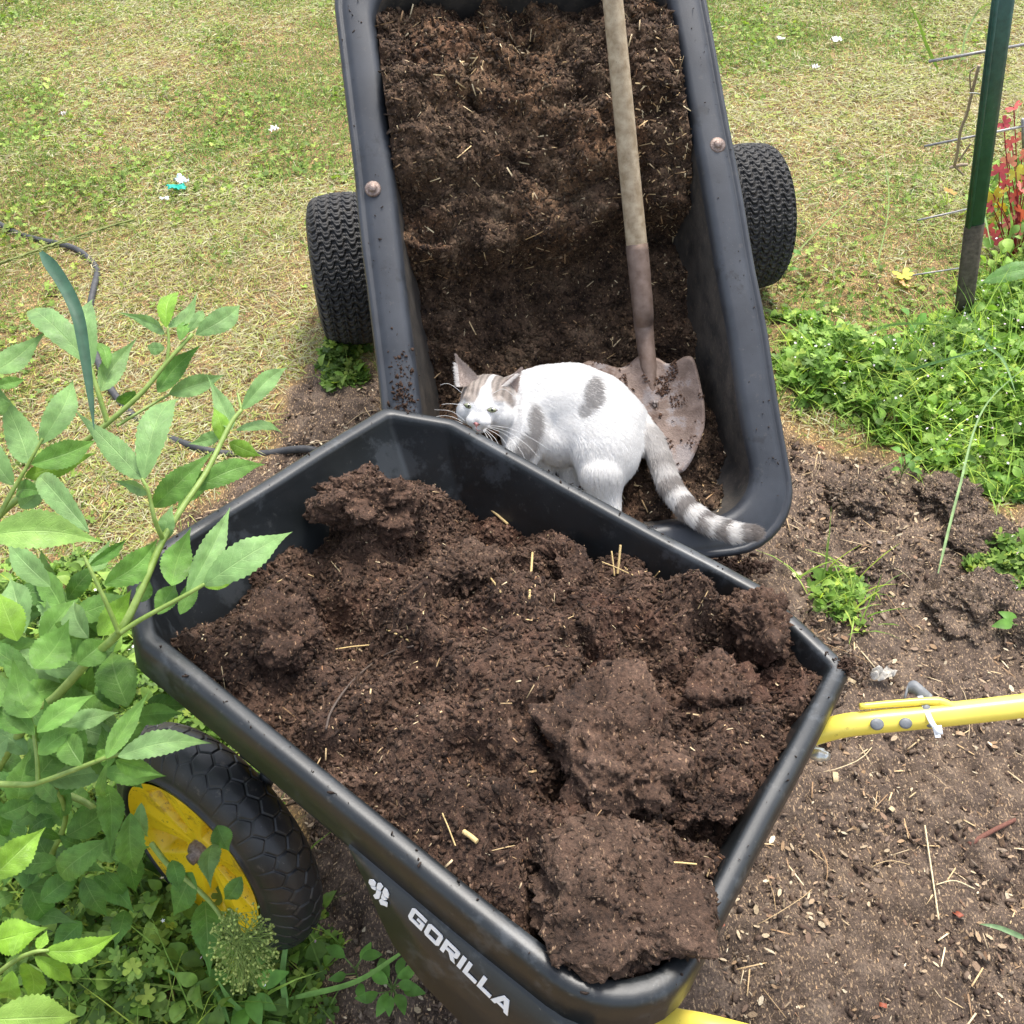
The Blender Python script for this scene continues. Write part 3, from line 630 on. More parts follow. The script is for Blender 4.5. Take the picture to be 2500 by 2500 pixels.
def inside_walls(Q, P, h, table, slack=.004, rad=.07):
    ok = np.ones(len(P), bool); ds = []
    for e in range(len(Q)):
        a, b = Q[e], Q[(e + 1) % len(Q)]; dd = nrm(b - a); ds.append((P - a) @ np.array([-dd[1], dd[0]]) - np.interp(-h, table[0], table[1][e]) + slack)
    ds = np.array(ds); ok = ds.min(0) > 0
    for e in range(len(Q) if rad else 0):          # rounded corners
        d1, d2 = ds[e], ds[e - 1]; ok &= ~((d1 < rad) & (d2 < rad) & (np.hypot(rad - d1, rad - d2) > rad))
    return ok
def wall_dist(Q, P, ins=.034):
    d = np.full(len(P), 9.)
    for e in range(len(Q)):
        a, b = Q[e], Q[(e + 1) % len(Q)]; dd = nrm(b - a); d = np.minimum(d, (P - a) @ np.array([-dd[1], dd[0]]) - ins)
    return d
h = np.minimum(h, -.020 + np.clip(wall_dist(BQ, P2, .029), 0, 1) * .95 + .004 * vn(P2 * 60, 77))
_w = lambda a, b, c, f_: np.array([I4(.029), I4(.029), I4(.046, .045, .045, .075), I4(.066, .06, .06, .14), I4(.10, .10, .10, .22)]).T
WT = ([-.05, .015, .08, .16, .24], _w(0, 0, 0, 0))
edge = edge & inside_walls(BQ, P2, h, WT, .005, 0)
V = b2w(np.c_[P2, h]); nx, ny = len(gx), len(gy); F = grid_faces(nx, ny)[:, ::-1]
F = F[edge[F].all(1)]
if np.cross(V[F[0, 1]] - V[F[0, 0]], V[F[0, 2]] - V[F[0, 0]]) @ BN < 0: F = F[:, ::-1]
mb = MB(); mb.add(V, F, tint(V, 8, .75, 1.25, 60))
Pc, Nc = surf_sample(V, F, 30000); sz = .0009 + .0042 * RNG.random(30000) ** 3.6
cc = BROWN[RNG.choice(5, 30000, p=[.35, .25, .2, .1, .1])] * RNG.uniform(.7, 1.35, (30000, 1)) / np.array([.056, .030, .020])
scatter_crumbs(mb, Pc + Nc * sz[:, None] * .25, sz, cc)
heap = mb.build('compost_heap', M_SOIL, smooth_=False); tag(heap, 'reddish brown crumbly compost filling the wheelbarrow', 'compost', kind='stuff')
mb = MB(); n = 650; Pc, Nc = surf_sample(V, F, n); scatter_straw(mb, Pc + Nc * .0006, Nc, .003 + .007 * RNG.random(n) ** 2, .0007 + .001 * RNG.random(n), SPAL)
n = 70; Pc, Nc = surf_sample(V, F, n); scatter_straw(mb, Pc + Nc * .0015, Nc, .012 + .022 * RNG.random(n) ** 2, .0011 + .0014 * RNG.random(n), SPAL[:5], .35)
HV, HF = V, F
def heap_pt(px, py, HV=None, HF=None):
    pr = HPR; i = np.argmin((pr[:, 0] - px) ** 2 + (pr[:, 1] - py) ** 2 ); return HVE[i]
used = np.unique(F); HVE = V[used]; HPR = proj(HVE)
for a, b_, w in (((1515, 1330), (1508, 1400), .0036), ((1493, 1345), (1500, 1405), .0022), ((1470, 1372), (1535, 1400), .0016), ((1525, 1385), (1545, 1405), .0016), ((1525, 1798), (1600, 1850), .0028), ((1132, 2030), (1165, 2055), .0055), ((945, 1538), (1000, 1565), .0024), ((1195, 1408), (1222, 1445), .0024), ((1080, 1985), (1112, 2065), .0016), ((1300, 1350), (1292, 1460), .0035), ((1652, 2270), (1696, 2300), .0018), ((1160, 1212), (1240, 1280), .0042), ((1610, 1395), (1590, 1420), .0014), ((820, 1585), (900, 1575), .0018), ((1620, 2105), (1700, 2110), .0022)):
    A = heap_pt(*a); B = heap_pt(*b_); dd = DEPTH(B) - .004
    lift_ = .012 if a[1] < 1380 and a[0] > 1460 and a[0] < 1530 else .004
    Pa = UD(a[0], a[1], dd if lift_ > .01 else DEPTH(A) - .004); Pb = UD(b_[0], b_[1], dd); V_, F_ = tube([Pa, (Pa + Pb) / 2 + BN * .001, Pb], w / 2, 6); mb.add(V_, F_[0], np.array([.62, .45, .2]) * RNG.uniform(.7, 1.1)); mb.add(V_, F_[1], np.array([.62, .45, .2]))
tag(mb.build('straw_bits', M_STRAW), 'pale straw and wood flecks strewn over the wheelbarrow compost', 'straw', kind='stuff')
# thin root trailing across the heap
rt = [heap_pt(x, y) + BN * .004 for x, y in ((795, 1790), (810, 1740), (850, 1680), (905, 1630), (960, 1595), (1010, 1580))]
tag(mesh_np('root', *tube(spline(rt, 40), .0013, 6), M_CRUMB, col=np.tile([.10, .075, .06], (40 * 6 + 2, 1))), 'thin grey root curving across the compost in the wheelbarrow', 'root')
# ---- big clods lying on the heap
def clod(px, py, wpx, hpx, seed, label, squash=.62, rot=0., lift=.25, redd=1.0, mat=M_SOIL, surf=None, nn=BN, gcol=(1, 1, 1)):
    base = heap_pt(px, py) if surf is None else surf
    d = DEPTH(base); a = wpx / 2 / 2500 * d; b = hpx / 2 / 2500 * d
    import bmesh
    Vc, Fc = ICO6
    X = nrm(_r - nn * (_r @ nn)); X = X * math.cos(rot) + np.cross(nn, X) * math.sin(rot); Y = np.cross(nn, X)
    D_ = Vc; s = 1 + .42 * fbm(D_ * 1.25, 4, seed, .55) - .16 * np.abs(vn(D_ * 3.1, seed + 4)) - .10 * np.abs(vn(D_ * 6.5, seed + 6))
    # facets: clip by random planes
    rg = np.random.default_rng(seed)
    for k in range(4):
        pn_ = nrm(rg.normal(size=3)); lim = rg.uniform(.80, .98); dt = (D_ * s[:, None]) @ pn_; s = np.where(dt > lim, s * (lim + (dt - lim) * .3) / np.maximum(dt, 1e-6), s)
    V = D_ * s[:, None] * np.array([a, b * 1.15, (a + b) / 2 * squash])
    sgn = nrm(V); rr = V
    hd = lumpy(rr, seed + 31, .005, 1.25) * .9 + .0016 * vn(rr * 420, seed) + .006 * np.tanh(2.5 * vn(rr * 26, seed + 50))
    V = V + D_ * hd[:, None]
    cen = base + nn * (a + b) / 2 * squash * lift
    Wd = cen + V[:, :1] * X + V[:, 1:2] * Y + V[:, 2:3] * nn
    mb = MB(); t = tint(Wd, seed, .8, 1.25, 50) * np.array(gcol); mb.add(Wd, Fc, t)
    n = int(1500 * (a / .06) ** 2) + 200; i = RNG.integers(0, len(Wd), n); sz = .0009 + .0035 * RNG.random(n) ** 3.5
    scatter_crumbs(mb, Wd[i], sz, BROWN[RNG.integers(0, 5, n)] * RNG.uniform(.7, 1.5, (n, 1)) / np.array([.056, .030, .020]) * np.array(gcol))
    o = mb.build('soil_clod', mat, smooth_=False); tag(o, label, 'clod', 'compost clods on the wheelbarrow heap' if surf is None else 'compost clods on the bare ground')
    n = 22; Nn = nrm(Wd[i[:n]] - cen) if False else (Wd[i[:n]] - cen); Nn /= np.linalg.norm(Nn, axis=1)[:, None]; m2 = MB()
    return o
ICO6 = ico(6)
ICO5 = ico(5)
CL = [(1485, 1850, 300, 330, 101, 'largest rounded clod right of centre on the wheelbarrow heap', .62, .3, .22),
      (1765, 1705, 190, 190, 102, 'squarish brown clod near the handle end of the wheelbarrow', .75, .1, .35),
      (1845, 1535, 150, 165, 103, 'upright clod against the far rim corner of the wheelbarrow', .9, .2, .40),
      (1488, 2195, 430, 300, 104, 'broad flat slab of compost at the near handle corner of the wheelbarrow', .42, -.15, .55),
      (690, 1560, 190, 175, 105, 'clod beside the deep hollow at the front of the wheelbarrow', .7, .5, .30),
      (1130, 1405, 160, 150, 106, 'greyish clod with a shadowed underside behind the middle of the heap', .7, -.6, .35),
      (1375, 1385, 125, 150, 107, 'tall clod next to an upright brown twig', .8, .2, .35),
      (900, 1240, 250, 150, 108, 'peaked clod at the far front corner of the heap with worms', .7, .1, .35),
      (1320, 1790, 90, 130, 109, 'small orange brown fibrous clod touching the largest clod', .6, .8, .45),
      (1700, 1950, 250, 150, 110, 'low clod between the squarish clod and the handle end rim', .5, .5, .20),
      (1350, 2065, 60, 50, 111, 'small pale grey crumb of compost below the orange brown clod', .6, .5, .45),
      (1560, 2070, 60, 50, 112, 'small dark clod above the broad flat slab', .7, .5, .4)]
for (x, y, w, h_, sd_, lb, sq, ro, li) in CL:
    g = {109: (1.9, 1.5, 1.1), 111: (2.8, 3.2, 3.6), 104: (1.08, 1.16, 1.2), 101: (1.1, 1.14, 1.16), 106: (1.1, 1.15, 1.15)}.get(sd_, (1, 1, 1))
    if w < 100: ICO6, keep = ICO5, ICO6
    else: keep = ICO6
    clod(x, y, w, h_, sd_, lb, sq, ro, li, gcol=g); ICO6 = keep
# crumbs that fell on the barrow rim
mb = MB(); n = 130; t = RNG.random(n); e = RNG.choice(7, n, p=[.25, .25, .08, .28, .03, .10, .01]); P = []
for k in range(n):
    a, b = BQ[e[k]], BQ[(e[k] + 1) % 7]; dd = nrm(b - a); nn_ = np.array([-dd[1], dd[0]]); p = a + dd * (.02 + t[k] * (np.linalg.norm(b - a) - .04)) + nn_ * RNG.uniform(.008, .023); P.append([p[0], p[1], .0005])
sz = .0007 + .0022 * RNG.random(n) ** 3; scatter_crumbs(mb, b2w(P), sz, np.tile([.03, .02, .015], (n, 1)))
c0 = UP(2065, 1622, BN, BO); n = 120; scatter_crumbs(mb, c0 + RNG.normal(size=(n, 3)) * [.008, .008, .002], .001 + .003 * RNG.random(n) ** 2, np.tile([.05, .028, .018], (n, 1)))
tag(mb.build('rim_crumbs', M_CRUMB), 'dark specks of compost dropped along the wheelbarrow rim', 'crumbs', kind='stuff')

# ---- heap in the dump cart
inc = ring(CQ, .078, [.09, .06, .06, .09], 0)[:, :2]
lo, hi = inc.min(0), inc.max(0); st = .0031; gx = np.arange(lo[0], hi[0] + st, st); gy = np.arange(lo[1] - .0, hi[1] + st, st); GX, GY = np.meshgrid(gx, gy, indexing='ij'); P2 = np.c_[GX.ravel(), GY.ravel()]
u_, v_ = P2.T
vk = [0, .08, .16, .26, .36, .46, .56, .64, .665, .70, .80, .98, 1.10, 1.17, 1.3]
wk = [-.022, -.050, -.105, -.170, -.215, -.215, -.215, -.22, -.215, -.085, -.07, -.05, -.075, -.15, -.22]
h = np.interp(v_ + .045 * vn(P2 * 6, 40) + .02 * vn(P2 * 17, 44), vk, wk)
h += .012 * smooth(0, .3, np.abs(u_) / 1.0) + .03 * smooth(.10, .30, u_) * smooth(.35, .6, v_) + .018 * smooth(.15, .3, -u_) * smooth(.4, .5, v_) - .03 * np.exp(-((u_ + .02) ** 2 / .02 + (v_ - .60) ** 2 / .004)) - .025 * np.exp(-((u_ - .12) ** 2 / .008 + (v_ - .47) ** 2 / .003)) - .03 * np.exp(-((u_ + .25) ** 2 / .004 + (v_ - .45) ** 2 / .004))
h += (.010 + .012 * smooth(.6, .75, v_)) * np.tanh(3 * vn(P2 * 8, 41)) * 1.2 + .009 * np.tanh(3 * vn(P2 * 17, 42)) + lumpy(np.c_[P2, P2[:, :1] * 0], 61, .009, 1.15) * 1.1
h += (.020 + .022 * smooth(.62, .75, v_)) * (np.sqrt(np.clip(1 - worley(P2 * 9 + .3 * np.c_[vn(P2 * 20, 1), vn(P2 * 20, 2)], 90) ** 2 * 1.5, 0, 1)) - .6) + .018 * (np.sqrt(np.clip(1 - worley(P2 * 19 + .2 * np.c_[vn(P2 * 40, 1), vn(P2 * 40, 2)], 93) ** 2 * 1.4, 0, 1)) - .6)
CT_ = ([-.05, .02, .08, .18, .25], [[.078, .078, .085, .098, .11], [.078, .078, .09, .12, .15], [.078, .078, .085, .098, .11], [.078, .078, .10, .19, .28]])
ic = inpoly_ring(inc, P2) & inside_walls(CQ, P2, h, CT_, .03, .03); V = c2w(np.c_[P2, h]); V[:, 2] = np.maximum(V[:, 2], .012)
F = grid_faces(len(gx), len(gy)); F = F[ic[F].all(1)]
if np.cross(V[F[0, 1]] - V[F[0, 0]], V[F[0, 2]] - V[F[0, 0]]) @ CM[:, 2] < 0: F = F[:, ::-1]
mb = MB(); mb.add(V, F, tint(V, 9, .75, 1.25, 60) * (1 + .55 * (smooth(.62, .80, v_) * smooth(-.1, .5, vn(P2 * 7, 46)))[:, None] * np.array([1.25, 1.0, .7])))
n = 34000; Pc, Nc = surf_sample(V, F, n); sz = .0012 + .0055 * RNG.random(n) ** 3.8
cc = BROWN[RNG.choice(5, n, p=[.35, .3, .15, .15, .05])] * RNG.uniform(.6, 1.4, (n, 1)) / np.array([.056, .030, .020]); scatter_crumbs(mb, Pc + Nc * sz[:, None] * .25, sz, cc)
heap2 = mb.build('compost_heap', M_SOIL2, smooth_=False); tag(heap2, 'dark dug out compost with straw in the tipped dump cart', 'compost', kind='stuff')
DV = V[np.unique(F)]; DPR = proj(DV)
def dheap_pt(px, py): return DV[np.argmin((DPR[:, 0] - px) ** 2 + (DPR[:, 1] - py) ** 2)]
mb = MB(); n = 950; Pc, Nc = surf_sample(V, F, n); scatter_straw(mb, Pc + Nc * .001, Nc, .005 + .011 * RNG.random(n) ** 2, .0011 + .0014 * RNG.random(n), SPAL)
n = 150; Pc, Nc = surf_sample(V, F, n); scatter_straw(mb, Pc + Nc * .002, Nc, .02 + .03 * RNG.random(n) ** 2, .0014 + .0016 * RNG.random(n), SPAL[:5], .35)
n = 2600; Pc, Nc = surf_sample(V, F, n); pj = proj(Pc); k = (np.hypot((pj[:, 0] - 1640) / 90, (pj[:, 1] - 330) / 260) < 1) | (np.hypot((pj[:, 0] - 1260) / 60, (pj[:, 1] - 90) / 70) < 1) | (np.hypot((pj[:, 0] - 1130) / 60, (pj[:, 1] - 180) / 50) < 1); Pc, Nc = Pc[k], Nc[k]; scatter_straw(mb, Pc + Nc * .003, Nc, .008 + .022 * RNG.random(len(Pc)) ** 2, .0014 + .0014 * RNG.random(len(Pc)), SPAL[:5], .4)
tag(mb.build('straw_bits', M_STRAW), 'pale straw pieces strewn through the dump cart compost', 'straw', kind='stuff')
# crumbs on the dump cart rim, left front
mb = MB(); c0 = UP(985, 975, CM[:, 2], CO); n = 260; scatter_crumbs(mb, c0 + (RNG.normal(size=(n, 1)) * .045) * CM[:, 1] + RNG.normal(size=(n, 1)) * .012 * CM[:, 0] + CM[:, 2] * .003, .0012 + .004 * RNG.random(n) ** 2.5, np.tile([.045, .025, .016], (n, 1)))
n = 150; s = RNG.choice([-1, 1], n); Pq = np.c_[s * RNG.uniform(.318, .365, n), RNG.uniform(.1, 1.25, n), np.full(n, .002)]; scatter_crumbs(mb, c2w(Pq), .0009 + .0018 * RNG.random(n) ** 3, np.tile([.035, .025, .02], (n, 1)))
c1 = UP(1800, 1385, CM[:, 2], CO); n = 500; scatter_crumbs(mb, c1 + RNG.normal(size=(n, 3)) * [.03, .012, .006], .0015 + .006 * RNG.random(n) ** 2.5, np.tile([.045, .025, .016], (n, 1)))
tag(mb.build('rim_crumbs', M_CRUMB), 'compost crumbs dropped on the dump cart rim', 'crumbs', kind='stuff')

# ================================================================== GROUND
def poly_w(pts): return np.array([U(x, y, 0)[:2] for x, y in pts])
SOILP = poly_w([(1890, 1015), (2050, 1080), (2250, 1130), (2400, 1230), (2700, 1260), (3400, 1300), (3400, 3400), (760, 3400), (720, 2700), (770, 2400), (790, 2050), (600, 1700), (420, 1420), (560, 1230), (700, 1100), (740, 960), (850, 930), (1000, 1000), (1400, 1300)])
def dist_poly(R, P):
    """signed distance, positive inside"""
    d = np.full(len(P), 1e9)
    for i in range(len(R)):
        a, b = R[i - 1], R[i]; ab = b - a; t = np.clip(((P - a) @ ab) / (ab @ ab), 0, 1); d = np.minimum(d, np.linalg.norm(P - a - t[:, None] * ab, axis=1))
    return np.where(inpoly_ring(R, P), d, -d)
def gz(P):
    P = np.atleast_2d(P); s = smooth(-.1, .1, dist_poly(SOILP, P[:, :2])); return .010 * fbm(P[:, :2] * 2.3, 3, 70) + s * .006 * fbm(P[:, :2] * 12, 3, 71)
def ground_grid(x0, x1, y0, y1, st, detail):
    gx = np.arange(x0, x1 + st / 2, st); gy = np.arange(y0, y1 + st / 2, st); GX, GY = np.meshgrid(gx, gy, indexing='ij'); P = np.c_[GX.ravel(), GY.ravel()]
    z = gz(P)
    return P, z, grid_faces(len(gx), len(gy)), len(gx), len(gy)
P, z, F, _, _ = ground_grid(-1.9, 1.5, .20, 2.6, .0062, True)
sd_ = dist_poly(SOILP, P); msk = smooth(-.05, .04, sd_ + .09 * fbm(P * 5, 4, 72))
z = z + msk * lumpy(np.c_[P, P[:, :1] * 0], 81, .008, 1.5) * 1.1 + (1 - msk) * .006 * fbm(P * 30, 3, 75)
SOILC = np.array([1, 1, 1.]); LAWNC = np.array([1.9, 1.75, 1.1])
wear = smooth(.0, .6, vn(P * 1.7 + 4, 77))
col = SOILC[None] * (msk * (1 + .35 * wear))[:, None] + LAWNC[None] * (1 - msk)[:, None]
ed_ = np.minimum(np.minimum(P[:, 0] + 1.9, 1.5 - P[:, 0]), np.minimum(P[:, 1] - .20, 2.6 - P[:, 1])); z = z - .03 * (1 - smooth(0, .06, ed_))
mb = MB(); mb.add(np.c_[P, z], F, col)
P, z, F, _, _ = ground_grid(-9, 9, -3, 24, .15, False)
hole = (P[:, 0] > -1.75) & (P[:, 0] < 1.3) & (P[:, 1] > .3) & (P[:, 1] < 2.5); F = F[~hole[F].any(1)]
mb.add(np.c_[P, z - .012 * 0 - .004], F, np.where((dist_poly(SOILP, P) > 0)[:, None], SOILC, LAWNC))
tag(mb.build('ground', M_GSOIL), kind='structure')
o = mesh_np('far_ground', np.array([[-150, -60, -.08], [150, -60, -.08], [150, 260, -.08], [-150, 260, -.08]]), np.array([[0, 1, 2, 3]]), noise_mat('far_lawn', (.16, .17, .05), (.26, .24, .10), 3)); tag(o, kind='structure')
# crumbs, chips and straw on the bare soil
def soil_pts(n, margin=0, x=(-.9, 1.35), y=(.25, 2.1), sd0=.0):
    P = np.c_[RNG.uniform(*x, n), RNG.uniform(*y, n)]; s = dist_poly(SOILP, P) + .06 * fbm(P * 5, 3, 72); P = P[s > sd0]; 
    pr = proj(np.c_[P, np.zeros(len(P))]); k = (pr[:, 0] > -100) & (pr[:, 0] < 2600) & (pr[:, 1] < 2650); return P[k]
P = soil_pts(60000); sz = .0012 + .0062 * RNG.random(len(P)) ** 4.5
GB = np.array([(.10, .068, .048), (.07, .045, .032), (.14, .10, .072), (.05, .034, .025), (.19, .145, .105)])
mb = MB(); scatter_crumbs(mb, np.c_[P, gz(P) + sz * .35], sz, GB[RNG.integers(0, 5, len(P))] * RNG.uniform(.7, 1.35, (len(P), 1)))
tag(mb.build('soil_crumbs', M_CRUMB, smooth_=False), 'loose brown soil crumbs covering the bare ground', 'soil', kind='stuff')
mb = MB(); P = soil_pts(30000); n = len(P); Nn = np.tile([0, 0, 1.], (n, 1)) + RNG.normal(size=(n, 3)) * .35; Nn /= np.linalg.norm(Nn, axis=1)[:, None]
CPAL = [(.16, .10, .065), (.20, .13, .08), (.42, .29, .17), (.30, .19, .10), (.52, .40, .25), (.24, .14, .08), (.60, .50, .34), (.36, .26, .16)]
L_ = .003 + .015 * RNG.random(n) ** 3.6; scatter_straw(mb, np.c_[P, gz(P) + .002 + .003 * RNG.random(n)], Nn, L_, L_ * RNG.uniform(.15, .6, n), CPAL, .2, (CHIP_T, CHIP_F))
P = soil_pts(900); n = len(P); Nn = np.tile([0, 0, 1.], (n, 1)); scatter_straw(mb, np.c_[P, gz(P) + .006], Nn, .018 + .04 * RNG.random(n) ** 2, .0012 + .0014 * RNG.random(n), SPAL[:5], .2)
P = soil_pts(130); n = len(P); Nn = np.tile([0, 0, 1.], (n, 1)); scatter_straw(mb, np.c_[P, gz(P) + .005], Nn, .008 + .012 * RNG.random(n), .006 + .005 * RNG.random(n), [(.42, .28, .16), (.30, .12, .06), (.5, .38, .22), (.34, .09, .045), (.25, .2, .17)], .2)
for _k in range(70):
    p = soil_pts(30)[0]; a = RNG.uniform(0, 2 * PI); L = RNG.uniform(.04, .12); t = np.linspace(0, 1, 6); cur = RNG.uniform(-.6, .6)
    Q = np.c_[p[0] + L * t * np.cos(a + cur * t), p[1] + L * t * np.sin(a + cur * t), .007 + .006 * np.sin(t * PI) * RNG.random() + 0 * t]; Q[:, 2] += gz(Q)
    V_, F_ = tube(Q, RNG.uniform(.0005, .0011), 5); c_ = np.array(SPAL[RNG.integers(0, 5)]) * .9; mb.add(V_, F_, c_)
tag(mb.build('wood_chips', M_STRAW), 'pale wood chips and straw trodden into the bare soil', 'wood chips', kind='stuff')
ICO6 = ico(6)
for (x, y, w, h_, sd_, lb) in ((2090, 1215, 120, 100, 201, 'rounded dark clod on the soil beside the tipped cart lip'), (2320, 1220, 160, 130, 202, 'dark cracked clod at the edge of the green weeds'), (2400, 1310, 150, 120, 203, 'grey brown clod by the right edge below the weeds'), (2400, 1480, 240, 170, 204, 'wide fibrous clod at the right edge of the bare soil'), (2140, 1385, 90, 55, 205, 'small black clod in the middle of the trodden soil'), (2010, 1690, 110, 60, 206, 'dark clod beside the wheelbarrow handle root')):
    clod(x, y, w, h_, sd_, lb, .45, .3, .05, mat=M_GSOIL, surf=U(x, y, .003), nn=np.array([0, 0, 1.]))
st_ = spline([U(2365, 2062, .008), U(2420, 2030, .012), U(2485, 1998, .01)], 12)
tag(mesh_np('twig', *tube(st_, np.linspace(.0045, .0035, 12), 8), M_CRUMB, col=np.tile([.16, .07, .05], (12 * 8 + 2, 1))), 'short reddish brown stick on the soil near the right edge', 'twig')
for (pts, r, lb) in (([(2258, 2015), (2275, 2130), (2292, 2245)], .0014, 'straight pale straw standing out on the soil at lower right'), ([(2285, 2160), (2330, 2150), (2380, 2170)], .001, 'thin arched pale straw beside the longest straw')):
    tag(mesh_np('straw', *tube(spline([U(x, y, .012) for x, y in pts], 14), r, 6), M_STRAW, col=np.tile([.62, .52, .32], (14 * 6 + 2, 1))), lb, 'straw')

# ================================================================== LAWN
CARTP = poly_w([(860, 1350), (960, 700), (1000, 520), (1700, 420), (1850, 700), (1960, 1350)])
def visible_pts(n, x, y, pad=80):
    P = np.c_[RNG.uniform(*x, n), RNG.uniform(*y, n)]; pr = proj(np.c_[P, np.zeros(n)]); return P[(pr[:, 0] > -pad) & (pr[:, 0] < 2500 + pad) & (pr[:, 1] > -pad) & (pr[:, 1] < 2500 + pad)]
BL_S = np.array([0, .35, .7, 1.0])
def blades(mb, P, L, Wd, lean, cols, curl=.5, z0=None, updir=None):
    """grass blades: tapering ribbons of 3 segments; lean 0 = upright, 1 = lying"""
    n = len(P); a = RNG.uniform(0, 2 * PI, n); dx = np.c_[np.cos(a), np.sin(a), np.zeros(n)]; sdv = np.c_[-np.sin(a), np.cos(a), np.zeros(n)]
    z0 = gz(P) if z0 is None else z0; base = np.c_[P, z0]; V = np.zeros((n, 8, 3))
    for i, s in enumerate(BL_S):
        ang = lean * (PI / 2) * (1 + curl * (s - .3)); ang = np.minimum(ang, PI * .62)
        ctr = base + L[:, None] * s * (np.sin(ang)[:, None] * dx + np.cos(ang)[:, None] * [0, 0, 1]); ctr[:, 2] = np.maximum(ctr[:, 2], z0 + .001)
        w = Wd * (1 - s ** 2 * .92) / 2; tw = sdv + RNG.normal(size=(n, 1)) * .15 * dx + np.c_[np.zeros((n, 2)), RNG.normal(size=n) * .5]
        V[:, 2 * i] = ctr - tw * w[:, None]; V[:, 2 * i + 1] = ctr + tw * w[:, None]
    F0 = np.array([[0, 1, 3, 2], [2, 3, 5, 4], [4, 5, 7, 6]]); F = (F0[None] + (np.arange(n) * 8)[:, None, None]).reshape(-1, 4)
    mb.add(V.reshape(-1, 3), F, np.repeat(cols, 8, 0))
GREEN = np.array([(.17, .27, .05), (.23, .34, .07), (.12, .20, .04), (.30, .38, .09), (.20, .28, .07)])
DRY = np.array([(.52, .46, .27), (.44, .38, .21), (.60, .55, .36), (.48, .45, .22), (.34, .28, .17)])
YG = np.array([(.40, .42, .11), (.48, .47, .14), (.33, .38, .09)])
def lawn_mix(P, pr):
    """share of green vs dry by place"""
    g = .56 + .55 * fbm(P * 1.6, 3, 120) + .35 * vn(P * 7, 121)
    x, y = pr[:, 0], pr[:, 1]
    g += .30 * np.exp(-((x - 200) ** 2 / 300 ** 2 + (y - 250) ** 2 / 250 ** 2)) - .38 * smooth(1700, 1900, x) * (1 - smooth(300, 900, y)) - .35 * smooth(650, 900, y) * (1 - smooth(700, 900, x)) - .30 * np.exp(-((x - 150) ** 2 / 250 ** 2 + (y - 640) ** 2 / 150 ** 2)) + .2 * smooth(350, 600, x) * (1 - smooth(900, 1100, x)) * (1 - smooth(350, 700, y)) * .3
    return np.clip(g, .03, .95)
mb = MB()
P = visible_pts(560000, (-2.9, 2.9), (1.0, 5.6)); s = dist_poly(SOILP, P) + .05 * fbm(P * 5, 3, 72)
pr = proj(np.c_[P, np.zeros(len(P))]); dens = np.clip(1 - smooth(-.12, .02, s), 0.0, 1) * (.55 + .45 * smooth(-.5, .2, fbm(P * 2.6, 3, 130)))
k = (RNG.random(len(P)) < dens) & ~inpoly_ring(CARTP, P); P, pr = P[k], pr[k]
g = lawn_mix(P, pr); n = len(P); r_ = RNG.random(n); t = RNG.random(n)
isg = r_ < g; isy = (~isg) & (t < .38)
cols = DRY[RNG.integers(0, 5, n)]; cols[isg] = GREEN[RNG.integers(0, 5, isg.sum())]; cols[isy] = YG[RNG.integers(0, 3, isy.sum())]
red = np.exp(-((pr[:, 0] - 60) ** 2 / 200 ** 2 + (pr[:, 1] - 560) ** 2 / 120 ** 2)) + .5 * smooth(.5, .9, vn(P * 3.1, 133)); cols = cols * (1 - .3 * np.clip(red, 0, 1)[:, None] * np.array([0, .5, .4]))
cols = cols * RNG.uniform(.75, 1.18, (n, 1)) * [.95, 1, 1]
L = np.where(isg, RNG.uniform(.012, .034, n), RNG.uniform(.018, .055, n)) ; lean = np.where(isg, RNG.uniform(.25, .95, n), RNG.uniform(.80, 1.0, n))
blades(mb, P, L, RNG.uniform(.0012, .0030, n) * (1 + .25 * (pr[:, 1] < 500)), lean, cols, .35, gz(P) + RNG.uniform(0, .008, n) * ~isg)
# clover-like small lawn leaves
LOB = []
for k5 in range(5):
    a0 = -2.1 + k5 * 1.05
    for da, rr in ((-.42, .62), (-.30, .95), (0, 1.02), (.30, .95)): LOB.append((rr * math.cos(a0 + da), rr * math.sin(a0 + da), .06 * math.cos(3 * da)))
    LOB.append((.55 * math.cos(a0 + .52), .55 * math.sin(a0 + .52), -.05))
LOBV = np.r_[[[0, 0, -.12]], np.array(LOB)]; kk = len(LOB); LOBF = np.stack([np.zeros(kk - 1, int), np.arange(1, kk), np.arange(2, kk + 1)], -1)
OVV = []; nn_ = 7
for i in range(nn_):
    s = i / (nn_ - 1); w = .34 * math.sin(PI * min(1, s * .93 + .03) ** .8) + .0; z = .18 * math.sin(s * PI * .9) - .12 * s
    OVV += [(s, -w, z + .10 * w * 2), (s, 0, z), (s, w, z + .10 * w * 2)]
OVV = np.array(OVV); OVF = grid_faces(nn_, 3)
def leaves(mb, P, Z, size, cols, TV, TF, tilt=.5):
    n = len(P); Nn = np.c_[RNG.normal(size=(n, 2)) * tilt, np.ones(n)]; Nn /= np.linalg.norm(Nn, axis=1)[:, None]; T = RNG.normal(size=(n, 3)); R = basis(T - Nn * (T * Nn).sum(1)[:, None], Nn)
    V, F, c = repl(TV, TF, np.c_[P, Z], R, size, cols); mb.add(V, F, c)
m2 = MB(); P = visible_pts(52000, (-2.6, 2.6), (1.0, 5.0)); pr = proj(np.c_[P, np.zeros(len(P))]); s = dist_poly(SOILP, P); g = lawn_mix(P, pr)
k = (s < -.03) & (RNG.random(len(P)) < g * .8 * smooth(-.15, .4, vn(P * 4.2, 140) + .2)) & ~inpoly_ring(CARTP, P); P = P[k]; n = len(P)
